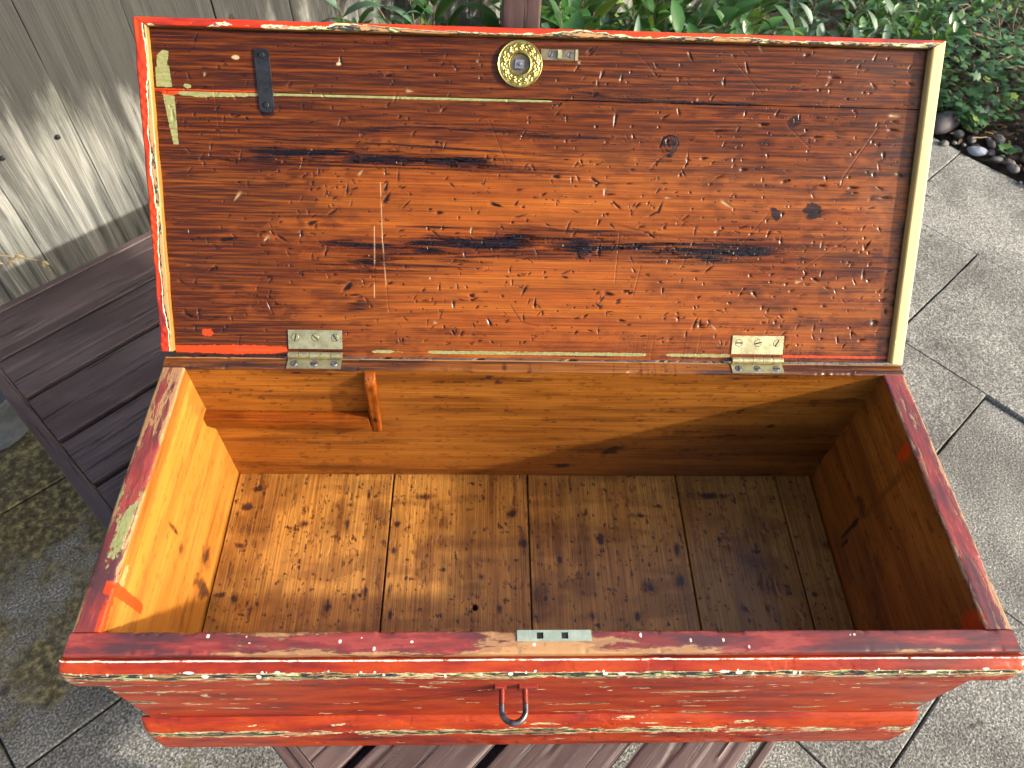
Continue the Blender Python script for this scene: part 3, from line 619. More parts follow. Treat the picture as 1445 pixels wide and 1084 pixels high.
def sk_at(seed, base=.30, xs=1.0):
    def f(S, A, B):
        lf = fbm(S * 7 + seed, A * 20, seed, 4)
        n2 = fbm(S * 22 + seed, A * 60, seed + 3, 4)
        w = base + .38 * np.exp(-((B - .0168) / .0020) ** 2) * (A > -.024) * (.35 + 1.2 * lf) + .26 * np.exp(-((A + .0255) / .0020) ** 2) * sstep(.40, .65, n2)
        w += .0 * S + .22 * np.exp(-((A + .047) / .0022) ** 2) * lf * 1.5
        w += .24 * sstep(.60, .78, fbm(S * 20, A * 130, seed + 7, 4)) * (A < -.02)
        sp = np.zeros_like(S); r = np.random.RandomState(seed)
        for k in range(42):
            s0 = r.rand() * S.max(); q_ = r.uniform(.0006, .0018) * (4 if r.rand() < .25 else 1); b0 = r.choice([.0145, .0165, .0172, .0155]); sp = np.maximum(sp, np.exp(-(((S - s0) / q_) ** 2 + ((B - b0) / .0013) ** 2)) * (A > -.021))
        sp = np.maximum(sp, .60 * np.exp(-((B - .0044) / .0014) ** 4) * (A > -.012) * (.88 + .24 * lf))  # pale line along the bead: a highlight put into the colour
        at_ = dict(wear=w, speck_glint=sp)
        return at_
    return f
OS, OF = .0055, .0185
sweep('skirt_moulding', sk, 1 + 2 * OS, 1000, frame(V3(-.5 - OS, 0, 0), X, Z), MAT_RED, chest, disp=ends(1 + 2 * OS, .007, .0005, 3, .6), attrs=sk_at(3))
ss = [(a, b * OS / OF if b > 0 else b) for a, b in sk]
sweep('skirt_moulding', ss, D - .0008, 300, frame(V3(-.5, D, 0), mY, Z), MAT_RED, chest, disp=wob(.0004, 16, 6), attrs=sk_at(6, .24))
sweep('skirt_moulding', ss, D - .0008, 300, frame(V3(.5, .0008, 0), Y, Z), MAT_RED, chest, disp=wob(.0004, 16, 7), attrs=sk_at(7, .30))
sweep('front_panel', rprof(-.30, 0, -.055, .0016, .0005, (1, 1, 70, 1)), .9996, 700, frame(V3(-.4998, -.0001, 0), X, Z), MAT_RED, chest, attrs=lambda S, A, B: dict(paint=np.ones_like(S), wear=.24 + .40 * sstep(.64, .80, fbm(S * 7, A * 85, 61, 5)) + .08 * fbm(S * 3, A * 10, 62) + .25 * sstep(.70, .80, fbm(S * 40, A * 120, 66, 3))), disp=lambda S, A, B: (0 * S, (B > .001) * (fbm(S * 6, A * 90, 63) - .5) * .0006))
pk = dens([(-.36, -.001), (-.256, -.001), (-.2535, .002), (-.256, .0065), (-.262, .0115), (-.270, .0155), (-.279, .0182), (-.287, .0195), (-.31, .0205), (-.343, .0205), (-.354, .0185), (-.36, .013)], .0014)
def pk_at(seed):
    def f(S, A, B):
        lf = fbm(S * 8 + seed, A * 20, seed, 4)
        w = .25 + .42 * np.exp(-((A + .278) / .0100) ** 2) * (.20 + 1.25 * lf) + .26 * np.exp(-((A + .262) / .003) ** 2) * lf + .18 * np.exp(-((A + .356) / .003) ** 2) + .22 * sstep(.64, .8, fbm(S * 24, A * 160, seed + 7, 4))
        return dict(paint=np.ones_like(S), wear=w)
    return f
OP = .0125
sweep('plinth_moulding', pk, 1 + 2 * OP, 1000, frame(V3(-.5 - OP, 0, 0), X, Z), MAT_RED, chest, disp=ends(1 + 2 * OP, .010, .0006, 13, .9), attrs=pk_at(13))
ps = [(a, b * .6 if b > 0 else b) for a, b in pk]
sweep('plinth_moulding', ps, D - .001, 200, frame(V3(-.5, D, 0), mY, Z), MAT_RED, chest, disp=wob(.0004, 16, 16), attrs=pk_at(16))
sweep('plinth_moulding', ps, D - .001, 200, frame(V3(.5, .001, 0), Y, Z), MAT_RED, chest, disp=wob(.0004, 16, 17), attrs=pk_at(17))

# lid ----------------------------------------------------------------
LA = .8625
LD = Vector((0, math.cos(LA), math.sin(LA))); LNn = Vector((0, -math.sin(LA), math.cos(LA))); LO = V3(0, D, .010)
def LM(x, l, b=0): return LO + Vector((x, 0, 0)) + LD * l + LNn * b
LX0, LX1, PB = -.4866, .4815, -.007
JL = .3262
def seg(Xs, Ls, p, q):
    px, pl = p; qx, ql = q; dx, dl = qx - px, ql - pl; l2 = dx * dx + dl * dl
    t = np.clip(((Xs - px) * dx + (Ls - pl) * dl) / l2, 0, 1)
    return np.hypot(Xs - px - t * dx, Ls - pl - t * dl), t
rg = np.random.RandomState(21)
DENTS = []
for k in range(1150):
    x = rg.uniform(-.475, .47); l = rg.uniform(.012, .39)
    dens_ = .45 + .55 * (l < .26) * (fbm(np.array(x * 9 + 3), np.array(l * 9), 99) > .45)
    if rg.rand() > dens_: continue
    DENTS.append((x, l, rg.uniform(.0013, .0050) * (1 + .9 * (rg.rand() < .12)), rg.choice([0, 0, 20, 60, 75, 90, -30, -60, 45]) + rg.randn() * 12, rg.uniform(.0009, .0022)))
for k in range(110):
    h_ = rg.uniform(.0009, .0017); DENTS.append((rg.uniform(-.475, .47), rg.uniform(.012, .39), h_ * rg.uniform(.9, 1.3), 0, h_))
def lid_fields(Xs, Ls):
    """stain and height fields of the lid's inner face over a regular grid"""
    d = np.zeros_like(Xs); h = np.zeros_like(Xs); pale = np.zeros_like(Xs)
    Lw = Ls + .004 * np.sin(Xs * 6.0) + .002 * np.sin(Xs * 17 + 1); g = fbm(Xs * 2.6 + 1.2, Lw * 170, 200, 5); g2 = fbm(Xs * 2.2, Lw * 40, 210, 4); g3 = fbm(Xs * 22, Ls * 40, 215, 6); gm_ = fbm(Xs * 60, Ls * 150, 218, 4)
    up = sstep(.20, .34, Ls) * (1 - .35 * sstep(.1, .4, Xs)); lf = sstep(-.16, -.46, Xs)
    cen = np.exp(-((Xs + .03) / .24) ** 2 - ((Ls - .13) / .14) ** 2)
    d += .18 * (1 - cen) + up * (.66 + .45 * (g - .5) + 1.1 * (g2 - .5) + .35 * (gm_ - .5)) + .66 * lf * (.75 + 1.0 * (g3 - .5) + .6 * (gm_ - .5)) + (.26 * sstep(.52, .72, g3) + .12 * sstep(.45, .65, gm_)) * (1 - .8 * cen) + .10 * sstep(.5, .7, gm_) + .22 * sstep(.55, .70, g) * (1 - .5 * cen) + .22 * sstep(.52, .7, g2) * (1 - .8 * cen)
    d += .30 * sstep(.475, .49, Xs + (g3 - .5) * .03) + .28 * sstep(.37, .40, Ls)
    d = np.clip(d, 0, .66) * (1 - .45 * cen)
    fe = fbm(Xs * 13, Lw * 380, 220, 5); fe2 = fbm(Xs * 60, Ls * 500, 223, 4)
    lines = []
    for n_, (pl, w, s) in enumerate(STREAKS):
        lines.append((pl, w * .72, s))
        if s >= .6:
            for m_ in (-1, 1, 2, -2):
                e = .05 + .05 * ((n_ * 7 + m_ * 3) % 5) / 4; o = m_ * w * (.9 + .35 * ((n_ + m_) % 3))
                lines.append(([(pl[0][0] - e * (m_ < 0), pl[0][1] + o)] + [(a, b + o * .8) for a, b in pl[1:-1]] + [(pl[-1][0] + e * 1.3, pl[-1][1] + o * .6)], .0010 + .0004 * (n_ % 3), s * .55))
    for pl, w, s in lines:
        s = min(1.0, s * 1.35)
        best = np.full_like(Xs, 9.)
        for p, q in zip(pl[:-1], pl[1:]):
            dd, t = seg(Xs, Ls, p, q); best = np.minimum(best, dd)
        ends_ = np.minimum(sstep(pl[0][0] - .012, pl[0][0] + .05, Xs), 1 - sstep(pl[-1][0] - .05, pl[-1][0] + .012, Xs))
        k = best / (1.25 * w * (.45 + .9 * ends_)) + (fe - .5) * 2.3
        mm = s * (1 - sstep(.35, 1.4, k)) * (.5 + .5 * ends_)
        halo = .60 * s * np.exp(-(best / (w * 3.2)) ** 2) * sstep(.25, .60, fe)
        d = np.maximum(d, np.maximum(mm, halo)); h -= .0007 * mm * (fe2 > .5) * (s > .7)
    for i, (bx, bl, r) in enumerate(BLOTS):
        m_ = .85 * blob(Xs, Ls, bx, bl, r, r * .8, i + 120, .15); d = np.maximum(d, m_)
    for (kx, kl, r) in KNOTS:
        rr = np.hypot((Xs - kx) / 1.0, (Ls - kl) / 1.15) / r + (fbm(Xs * 150, Ls * 150, 140, 4) - .5) * .55
        d = np.maximum(d, (.40 + .16 * np.sin(rr * 15)) * (1 - sstep(.7, 1.1, rr)) + .8 * np.exp(-((rr - .92) / .14) ** 2) * sstep(.35, .6, fbm(Xs * 60, Ls * 60, 141, 3)) + .45 * np.exp(-(((Xs - kx) / (r * 4)) ** 2 + ((Ls - kl) / (r * 1.1)) ** 2)) * (.4 + fe)); h += .0004 * (rr < .9)
    for i, pl in enumerate(SCR):
        for p, q in zip(pl[:-1], pl[1:]):
            dd, t = seg(Xs, Ls, p, q); n = np.exp(-(dd / .0006) ** 2)
            br = sstep(.3, .5, fbm(Xs * 40, Ls * 40, 130 + i, 2))
            if i in (2, 3): pale = np.maximum(pale, .6 * n * br)
            else: d = np.maximum(d, .7 * n * br)
            h -= .0004 * n
    for k in range(60):                                                     # saw scratches above the hinge edge
        x0 = (.09 if k % 2 else .25) + rg2.uniform(0, .13); l1 = rg2.uniform(.01, .04); n = np.exp(-((Xs - x0 - (Ls * .1)) / .0007) ** 2) * (1 - sstep(l1 * .7, l1, Ls)) * rg2.uniform(.2, .7)
        d = np.maximum(d, n * .8); h -= n * .0003
    return d, h, pale
def lid_dents(Xa, La, d, h, pale):
    for i, (x, l, hl, an, hw) in enumerate(list(GOUGES) + DENTS):
        listed = i < len(GOUGES); hl, hw = (hl * 1.15, hw * 1.15) if listed else (hl, hw); r = hl * 2.4 + hw * 3
        i0, i1 = np.searchsorted(Xa, [x - r, x + r]); j0, j1 = np.searchsorted(La, [l - r, l + r])
        if i1 <= i0 or j1 <= j0: continue
        Xs, Ls = np.meshgrid(Xa[i0:i1], La[j0:j1], indexing='ij'); c, s = math.cos(R(an)), math.sin(R(an))
        p = (Xs - x) * c + (Ls - l) * s; q = -(Xs - x) * s + (Ls - l) * c
        q = q + .02 * np.sin(i * 1.7) * p * p / hl
        hw = hw * (1 - .22 * (an != 0)); k = (np.abs(p) / hl) ** 3 + (np.abs(q) / np.maximum(hw * (1 - .5 * np.clip(p / hl, -1, 1) * np.sign(np.sin(i * 3.3))), 1e-5)) ** 2
        e = np.exp(-k * 1.1); rim = 0
        dep = (.0016 if listed else .0005 + .0010 * ((i * 37) % 11) / 11)
        h[i0:i1, j0:j1] -= dep * e; h[i0:i1, j0:j1] += .00008 * rim
        up = (q > 0)
        d[i0:i1, j0:j1] = np.maximum(d[i0:i1, j0:j1], e * (1.25 if listed else .85 + .4 * ((i * 53) % 7) / 7) * (.8 + .2 * up))
        if (i * 29) % 43 == 0: pale[i0:i1, j0:j1] = np.maximum(pale[i0:i1, j0:j1], .5 * e)
rg2 = np.random.RandomState(5)
def lid_board(name, l0, l1, ntop, parent):
    Nx = 1250; L = LX1 - LX0
    pr = rprof(l0, -.022, l1, PB, .0008, (2, 2, ntop, 2))
    cache = {}
    def top(S, A, B):
        Xa = S[:, 0] + LX0; La = A[0]
        d, h, pale = lid_fields(S + LX0, A)
        topc = np.where(B[0] > PB - .0004)[0]; order = topc[np.argsort(La[topc])]
        d2, h2, p2 = d[:, order].copy(), h[:, order].copy(), pale[:, order].copy()
        lid_dents(Xa, La[order], d2, h2, p2)
        H = np.zeros_like(h); H[:, order] = h2; d[:, order] = d2; pale[:, order] = p2
        cache['h'] = H + (B > PB - .0004) * (fbm((S + LX0) * 3, A * 12, 240) - .5) * .0012
        Xs = S + LX0
        gj = (fbm(Xs * 30, A * 30, 250, 4) - .5) * .004
        dj = np.abs(A - JL - .0005 - .001 * np.sin(Xs * 9)) + gj * .5
        d = np.maximum(d, np.where(Xs < .25, .9 * np.exp(-(dj / .0012) ** 2) * (1 - sstep(.05, .25, Xs)), 0))
        wj = np.interp(Xs, [-.49, -.465, -.455, -.43, -.40, -.36, -.33, -.1, 0, .01], [0, 0, .004, .0058, .0048, .003, .0016, .0018, .0012, 0])
        green = np.where(A < JL + .001, 1.15 * np.exp(-((JL - .0015 - A) / np.maximum(wj, 1e-5)) ** 4), 0)
        red = np.where((Xs > -.487) & (Xs < -.345), 1.0 * np.exp(-((A - JL - .0005) / .0016) ** 2), 0)
        red = np.maximum(red, 1.1 * np.exp(-(((Xs + .468) / .012) ** 2 + ((A - JL + .002) / .004) ** 2)))
        # olive brush dabs near the left strip
        def quad(pts, x, l):
            ins = np.ones_like(x)
            for (x0, y0), (x1, y1) in zip(pts, pts[1:] + pts[:1]):
                e = ((x1 - x0) * (l - y0) - (y1 - y0) * (x - x0)) / math.hypot(x1 - x0, y1 - y0); ins = np.minimum(ins, sstep(-.0008, .0012, e + gj * .3))
            return ins
        g1 = quad([(-.484, .330), (-.465, .330), (-.466, .342), (-.467, .3555), (-.478, .358), (-.484, .352)], Xs, A)
        g2 = quad([(-.482, .351), (-.470, .351), (-.468, .361), (-.465, .371), (-.473, .373), (-.481, .366)], Xs, A)
        g3 = quad([(-.470, .262), (-.462, .262), (-.463, .320), (-.478, .322), (-.474, .295)], Xs, A)
        green = np.maximum.reduce([green, g1, g2, g3 * 1.1, 1.0 * np.exp(-(((Xs + .447) / .005) ** 2 + ((A - .3315) / .003) ** 2))])
        edge = np.exp(-((A - .0012) / .0022) ** 2)
        lo = fbm(Xs * 12, A * 0, 260, 4)
        red = np.maximum(red, np.where(Xs < -.34, 1.25 * np.exp(-((A - .002) / (.003 + .004 * lo)) ** 2), 0)); red = np.maximum(red, np.where(Xs > .333, edge * .9, 0))
        red = np.maximum(red, .75 * np.exp(-(((Xs + .443) / .010) ** 2 + ((A - .024) / .008) ** 2)))
        green = np.maximum(green, np.where((Xs > -.26) & (Xs < .26), 1.2 * edge * sstep(.35, .55, lo + .1), 0)); green = np.maximum(green, np.where((Xs < -.34) & (Xs > -.41), edge * .7, 0))
        for (px, pl_, r) in ((-.385, .3665, .004), (-.26, .362, .003)): pale = np.maximum(pale, .8 * blob(Xs, A, px, pl_, r, r * .6, 3, .3))
        return dict(dark=d, pale=pale, green=green * (B > PB - .003), redp=red * (B > PB - .003))
    return sweep(name, pr, L, Nx, frame(LO + Vector((LX0, 0, 0)), X, LD), MAT_LID, parent, attrs=top, disp=lambda S, A, B: (0 * S, cache['h']))
lid = lid_board('lid', -.0065, JL - .0002, 385, chest)
tag(lid, 'varnished pine lid leaning back, with dents and dark streaks')
lid_board('lid_board', JL + .0003, .3975, 88, lid)
WT, WS = .0095, .0150
def strip_at(kind):
    def f(S, A, B):
        face = sstep(.0002, .0012, B); 
        lf = fbm(S * 11, A * 60, 300 + kind, 4)
        if kind == 0:        # front strip of the lid: red outside, cream, grey and olive chips toward the inner arris, olive to the right
            x = S - .502; inn = np.clip(-A / WT, 0, 1)
            w = .20 + .52 * sstep(.10, .80, inn + (lf - .5) * 1.1) * (.45 + .55 * sstep(-.42, -.2, x)) + .10 * sstep(.2, .5, x) * sstep(.2, .6, inn)
            w = np.where(x > .25, np.clip(w, 0, .635 + .05 * lf), w)
            return dict(paint=np.maximum(face, (A > -.002) * 1.), wear=w, dark=.4 * (A < -WT + .001))
        if kind == 1:        # left strip: thick orange-red, black and olive at the inner arris
            inn = np.clip(-A / WS, 0, 1); w = .26 + .45 * sstep(.45, .85, inn + (lf - .5) * .7) + .12 * sstep(.2, .0, S) * lf
            p = face * (inn < .86) + (A > -.003)
            return dict(paint=np.clip(p, 0, 1), wear=w, dark=.15 + .3 * lf)
        return dict(dark=.04 * lf + .30 * (A > WS) * (B < .001))
    return f
TL = .4075
sweep('lid_strip', rprof(-WT, -.022, 0, .003, .0022, (2, 5, 10, 5)), 1.001, 900, frame(LM(-.502, TL), X, LD), MAT_STRIP, lid, disp=wob(.0006, 22, 31), attrs=strip_at(0), miter=(-WS / WT, -WS / WT))
sweep('lid_strip', rprof(-WS, -.022, 0, .003, .0022, (2, 5, 12, 5)), TL, 420, frame(LM(-.502, 0), LD, mX), MAT_STRIP, lid, disp=lambda S, A, B: (wob(.0009, 40, 32)(S, A, B)[0], wob(.0006, 22, 32)(S, A, B)[1] + .0009 * np.exp(-((A + .005) / .003) ** 2) * (B > 0) * np.sin(S * 300 + 6 * np.sin(S * 40))), attrs=strip_at(1), miter=(0, -WT / WS))
sweep('lid_strip', rprof(0, -.022, WS + .001, .003, .0025, (2, 5, 10, 5)), TL + .006, 300, frame(LM(.499, -.006), LD, mX), MAT_PALE, lid, disp=wob(.0004, 12, 33), attrs=strip_at(2), miter=(0, WT / WS))

# metalwork on the lid
def screw_mesh(name, r, mat, slot=True):
    b = MB(); n = 18; w = r * .16
    if not slot: return b.prism([(r * math.cos(2 * math.pi * k / n), r * math.sin(2 * math.pi * k / n)) for k in range(n)], 0, r * .35, r * .18).mesh(name, mat)
    for sg in (1, -1):
        a0 = math.asin(w / r); pts = [(r * math.cos(a0 + (math.pi - 2 * a0) * k / 9), sg * r * math.sin(a0 + (math.pi - 2 * a0) * k / 9)) for k in range(10)]
        if sg < 0: pts = pts[::-1]
        b.prism(pts, -.0004, r * .13, r * .06)
    nf = len(b.F); b.prism([(r * 1.10 * math.cos(2 * math.pi * k / n), r * 1.10 * math.sin(2 * math.pi * k / n)) for k in range(n)], -.0006, .00012)
    me = b.mesh(name, mat); me.materials.append(MAT_DARK)
    for f in me.polygons[nf:]: f.material_index = 1
    return me
SCB = screw_mesh('screw', .0048, MAT_HINGE); SCS = screw_mesh('screw', .0046, MAT_STEEL); SCK = screw_mesh('screw', .0032, MAT_STEEL); RIV = screw_mesh('rivet', .0036, MAT_IRON, False)
def put(me, name, M, ang, parent): return link(name, me, M @ Matrix.Rotation(R(ang), 4, 'Z'), parent)
LR = Matrix((Vector(X), LD, LNn)).transposed().to_4x4()
def LF(x, l, b): M = LR.copy(); M.translation = LM(x, l, b); return M
# brass rose with a pressed leaf border
nt, nr = 200, 30; r0, r1 = .0125, .0282
vs = []; th = np.linspace(0, 2 * math.pi, nt, endpoint=False)
rr_ = np.linspace(0, 1, nr)
for q_ in rr_:
    r = r0 + (r1 - r0) * q_
    body = .0024 + .0016 * math.sin(math.pi * q_)
    bead = .0020 * math.exp(-((q_ - .06) / .06) ** 2) + .0016 * math.exp(-((q_ - .95) / .05) ** 2)
    fld = math.exp(-((q_ - .5) / .26) ** 4)
    orn = fld * (.0008 * np.sin(th * 9 + 7 * (q_ - .5)) * np.cos((q_ - .5) * 10) + .0007 * np.sin(th * 18 - 14 * q_) * np.sin(q_ * 15) + .0003 * np.sin(th * 27 + 20 * q_))
    hh = (body + bead + orn) * (1 - max(0, (q_ - .965) / .035)) * (1 if q_ > 0 else .3)
    vs.append(np.stack([r * np.cos(th), r * np.sin(th), hh + 0 * th], -1))
vs = np.concatenate(vs); ff = []
for a in range(nr - 1):
    for k in range(nt): k2 = (k + 1) % nt; ff.append((a * nt + k, (a + 1) * nt + k, (a + 1) * nt + k2, a * nt + k2))
rose = link('brass_rose', make_mesh('brass_rose', vs, np.array(ff), MAT_BRASS), LF(-.0355, .3672, PB + .0002), lid)
link('rose_centre', MB().prism([(.0124 * math.cos(k * .349), .0124 * math.sin(k * .349)) for k in range(18)], -.001, .0007).mesh('rose_centre', MAT_KEEP), LF(-.0355, .3672, PB), lid)
nut = MB().box(-.0062, -.0056, .0007, .0052, .0052, .0034); nut.prism([(.0022 * math.cos(k * .628) - .0003, .0022 * math.sin(k * .628)) for k in range(10)], .0033, .0052, .0008)
nut.build('square_nut', MAT_STEEL, LF(-.0355, .3672, PB) @ Matrix.Rotation(R(-4), 4, 'Z'), lid)
# lock keep
kp = sweep('lock_keep', rprof(-.0066, 0, .0066, .0016, .0004, (1, 1, 4, 1)), .047, 20, LF(-.0095, .3795, PB - .0004) , MAT_KEEP, lid)
for xx, an in ((.0028, 65), (.0265, 75)): put(SCK, 'screw', LF(xx, .3797, PB + .0012), an, lid)
MB().box(.0115, -.0048, .001, .0165, .0052, .0042).build('lock_catch', MAT_HINGE, LF(0, .3795, PB), lid)
MB().box(.0335, -.0064, .001, .0365, .0064, .0022).build('keep_end', MAT_HINGE, LF(0, .3795, PB), lid)
# black iron strap over the crack
sp = []
for k in range(13): a = math.pi * k / 12; sp.append((.0093 * math.cos(a), .0325 + .0045 * math.sin(a)))
for k in range(13): a = math.pi + math.pi * k / 12; sp.append((.0088 * math.cos(a) + .001, -.034 + .0045 * math.sin(a)))
strap = MB().prism(sp, 0, .0026, .0008).build('iron_strap', MAT_IRON, LF(-.3522, .3405, PB - .0002) @ Matrix.Rotation(R(2.5), 4, 'Z'), lid)
for l in (.3695, .3115): put(RIV, 'rivet', LF(-.3522 + (.3405 - l) * .04, l, PB + .0022), 0, lid)
# hinges
for x0 in (-.3375, .2622):
    hg = MB(); W_ = .0712
    hg.box(0, .0040, -.0004, W_, .0295, .0014)
    hinge = hg.build('hinge', MAT_HINGE, LF(x0, 0, PB), chest)
    low = MB().box(0, 0, -.0006, W_, .0172, .0012).build('leaf', MAT_HINGE, frame(V3(x0 - .0006, .3722, 0), X, Y), hinge)
    for k in range(5):
        y0 = x0 + W_ * k / 5; up = k % 2
        MB().tube([V3(y0 + .0003, .3908, .0052), V3(y0 + W_ / 5 - .0003, .3908, .0052)], .0047 - .0002 * up, .0047 - .0002 * up, 16).build('knuckle', MAT_HINGE, Matrix(), hinge)
    MB().box(0, -.0105, .0004, W_, .0045, .0014).build('leaf_root', MAT_HINGE, frame(V3(x0, .3990, .0062), X, (0, .65, .76)), hinge) if False else None
    for k in range(3):
        put(SCB, 'screw', LF(x0 + .0095 + k * .0262, .0195, PB + .0013), (75, -45, -60)[k] if x0 < 0 else (0, 15, 60)[k], hinge)
        put(SCS, 'screw', frame(V3(x0 + .0085 + k * .0262, .3800, .0011), X, Y), (70, 10, 30)[k] if x0 < 0 else (80, 20, 5)[k], hinge)
# lock plate on the front rim: a plate pierced by two square holes
lp_ = MB(); hx = [(-.0182, -.0112), (.0080, .0150)]; y0, y1, ya, yb = .0125, .0241, .0150, .0218
xs_ = [-.0388] + [v for h_ in hx for v in h_] + [.0397]
for i in range(5):
    if i % 2 == 0: lp_.box(xs_[i], y0, -.001, xs_[i + 1], y1, .0011)
    else: lp_.box(xs_[i], y0, -.001, xs_[i + 1], ya, .0011); lp_.box(xs_[i], yb, -.001, xs_[i + 1], y1, .0011)
plate = lp_.build('lock_plate', MAT_LOCKP, Matrix.Translation((0, 0, ZO)), chest)
for h_ in hx: MB().box(h_[0], ya, -.0006, h_[1], yb, .0002).build('bolt_hole_shade', MAT_DARK, Matrix.Translation((0, 0, ZO)), plate)  # dark plate in each opening, standing in for the shade inside
# staple for the hasp
pts = [Vector((-.0135, .006, 0)), Vector((-.0135, -.012, 0)), Vector((-.0138, -.024, -.001))] + [Vector((-.0138 * math.cos(R(t)), -.024 - .0138 * math.sin(R(t)), -.0012)) for t in range(15, 180, 15)] + [Vector((.0138, -.024, -.001)), Vector((.0135, -.012, 0)), Vector((.0135, .006, 0))]
tv, tf = tube_arrays(pts, .0034, .0034, 12)
staple = link('staple', make_mesh('staple', tv, tf, MAT_STAPLE, sharp=40, attrs=dict(wear=[.15 + .75 * float(sstep(.012, .024, -v[1])) for v in tv])), Matrix.Translation(V3(-.0385, -.0035, -.118)), chest)
for (a, b) in ((-.0235, -.0080), (.0045, .0285)):
    pm_ = make_mesh('staple_plate', *(lambda q: (q.V, q.F))(MB().prism([(a, -.006), (b - .003, -.0075), (b, -.002), (b - .001, .006), (a + .002, .0075)], 0, .0042, .001)), MAT_STAPLE, sharp=35)
    link('staple_plate', pm_, frame(V3(-.0385, -.0015, -.116), X, Z), staple)

# ------------------------------------------------------------------ timber post behind the lid
def post_at(S, A, B): return dict(redp=.75 * np.exp(-((S - .70) / .03) ** 2) * sstep(.45, .7, fbm(S * 60, A * 40, 401)))
tag(sweep('timber_post', rprof(-.0245, -.012, .0245, .012, .003, (2, 2, 6, 2)), 1.0, 30, frame(Vector((-.034, .705, TZ + .0008)), Z, mX), MAT_TABLE, None, disp=wob(.0006, 9, 41)),
    'flat brown timber post standing upright behind the top edge of the lid', 'post')

# ------------------------------------------------------------------ black pot beside the fence
pc = Vector((-1.335, .845, 0))
def lathe(prof, n=40):
    V_ = []; F_ = []
    for r, z in prof:
        for k in range(n): t = 2 * math.pi * k / n; V_.append((r * math.cos(t), r * math.sin(t), z))
    for i in range(len(prof) - 1):
        for k in range(n): k2 = (k + 1) % n; F_.append((i * n + k, i * n + k2, (i + 1) * n + k2, (i + 1) * n + k))
    F_.append(tuple(range(n))[::-1]); F_.append(tuple(range((len(prof) - 1) * n, len(prof) * n)))
    return V_, F_
pot = link('plant_pot', make_mesh('plant_pot', *lathe([(.088, 0), (.092, .003), (.103, .128), (.098, .128), (.086, .02)]), MAT_POT, sharp=40), Matrix.Translation(pc + Vector((0, 0, .006))))
tag(pot, 'black plastic plant pot on the mossy paving beside the table', 'plant pot')
link('rim', make_mesh('rim', *lathe([(.1035, .122), (.1105, .124), (.1125, .140), (.110, .146), (.100, .146), (.0985, .136)]), MAT_POT, sharp=40), Matrix.Translation(pc + Vector((0, 0, .006))), pot)

# ------------------------------------------------------------------ planting
def leaf_tpl(kind):
    if kind == 'ivy':
        P = [(0, 0), (.18, -.34), (.30, -.22), (.52, -.42), (.62, -.14), (1, 0), (.62, .14), (.52, .42), (.30, .22), (.18, .34)]
        V_ = [(.35, 0, .05)] + [(x, y, .03 * abs(y)) for x, y in P]; F_ = [(0, 1 + k, 1 + (k + 1) % 10) for k in range(10)]
        return np.array(V_), np.array(F_)
    prof = dict(broad=[.0, .62, .98, .86, .44, 0], lance=[.0, .80, 1.0, .72, .34, 0], grass=[.7, 1.0, .95, .72, .4, 0], small=[.0, .75, 1.0, .8, .4, 0])[kind]
    t = [0, .16, .38, .62, .84, 1]; V_ = []; F_ = []
    for i, (a, w) in enumerate(zip(t, prof)):
        V_ += [(a, -.5 * w, .16 * w), (a, 0, 0), (a, .5 * w, .16 * w)]
    for i in range(5):
        b = i * 3
        F_ += [(b, b + 3, b + 4), (b, b + 4, b + 1), (b + 1, b + 4, b + 5), (b + 1, b + 5, b + 2)]
    return np.array(V_), np.array(F_)
TPL = {k: leaf_tpl(k) for k in ('broad', 'lance', 'grass', 'small', 'ivy')}
def leaves_mesh(name, kind, L, mat, droop=.25):
    """L: rows of position(3), direction(3), up(3), length, width, random"""
    L = np.array(L, float); T, F_ = TPL[kind]; n = len(L)
    d = L[:, 3:6]; d /= np.linalg.norm(d, axis=1)[:, None]
    s = np.cross(L[:, 6:9], d); s /= np.linalg.norm(s, axis=1)[:, None] + 1e-9; u = np.cross(d, s)
    ln, wd = L[:, 9:10, None], L[:, 10:11, None]
    P = L[:, None, 0:3] + d[:, None] * T[None, :, 0:1] * ln + s[:, None] * T[None, :, 1:2] * wd + u[:, None] * T[None, :, 2:3] * wd
    P[:, :, 2] -= droop * (T[None, :, 0] ** 2) * L[:, 9:10]
    f = (F_[None] + (np.arange(n) * len(T))[:, None, None]).reshape(-1, 3)
    return make_mesh(name, P.reshape(-1, 3), f, mat, attrs=dict(rnd=np.repeat(L[:, 11], len(T))))
def curve(p, d, n, step, bend, r):
    pts = [Vector(p)]; d = Vector(d).normalized()
    for i in range(n):
        d = (d + Vector((r.gauss(0, bend), r.gauss(0, bend), r.gauss(0, bend) - .02))).normalized(); pts.append(pts[-1] + d * step)
    return pts
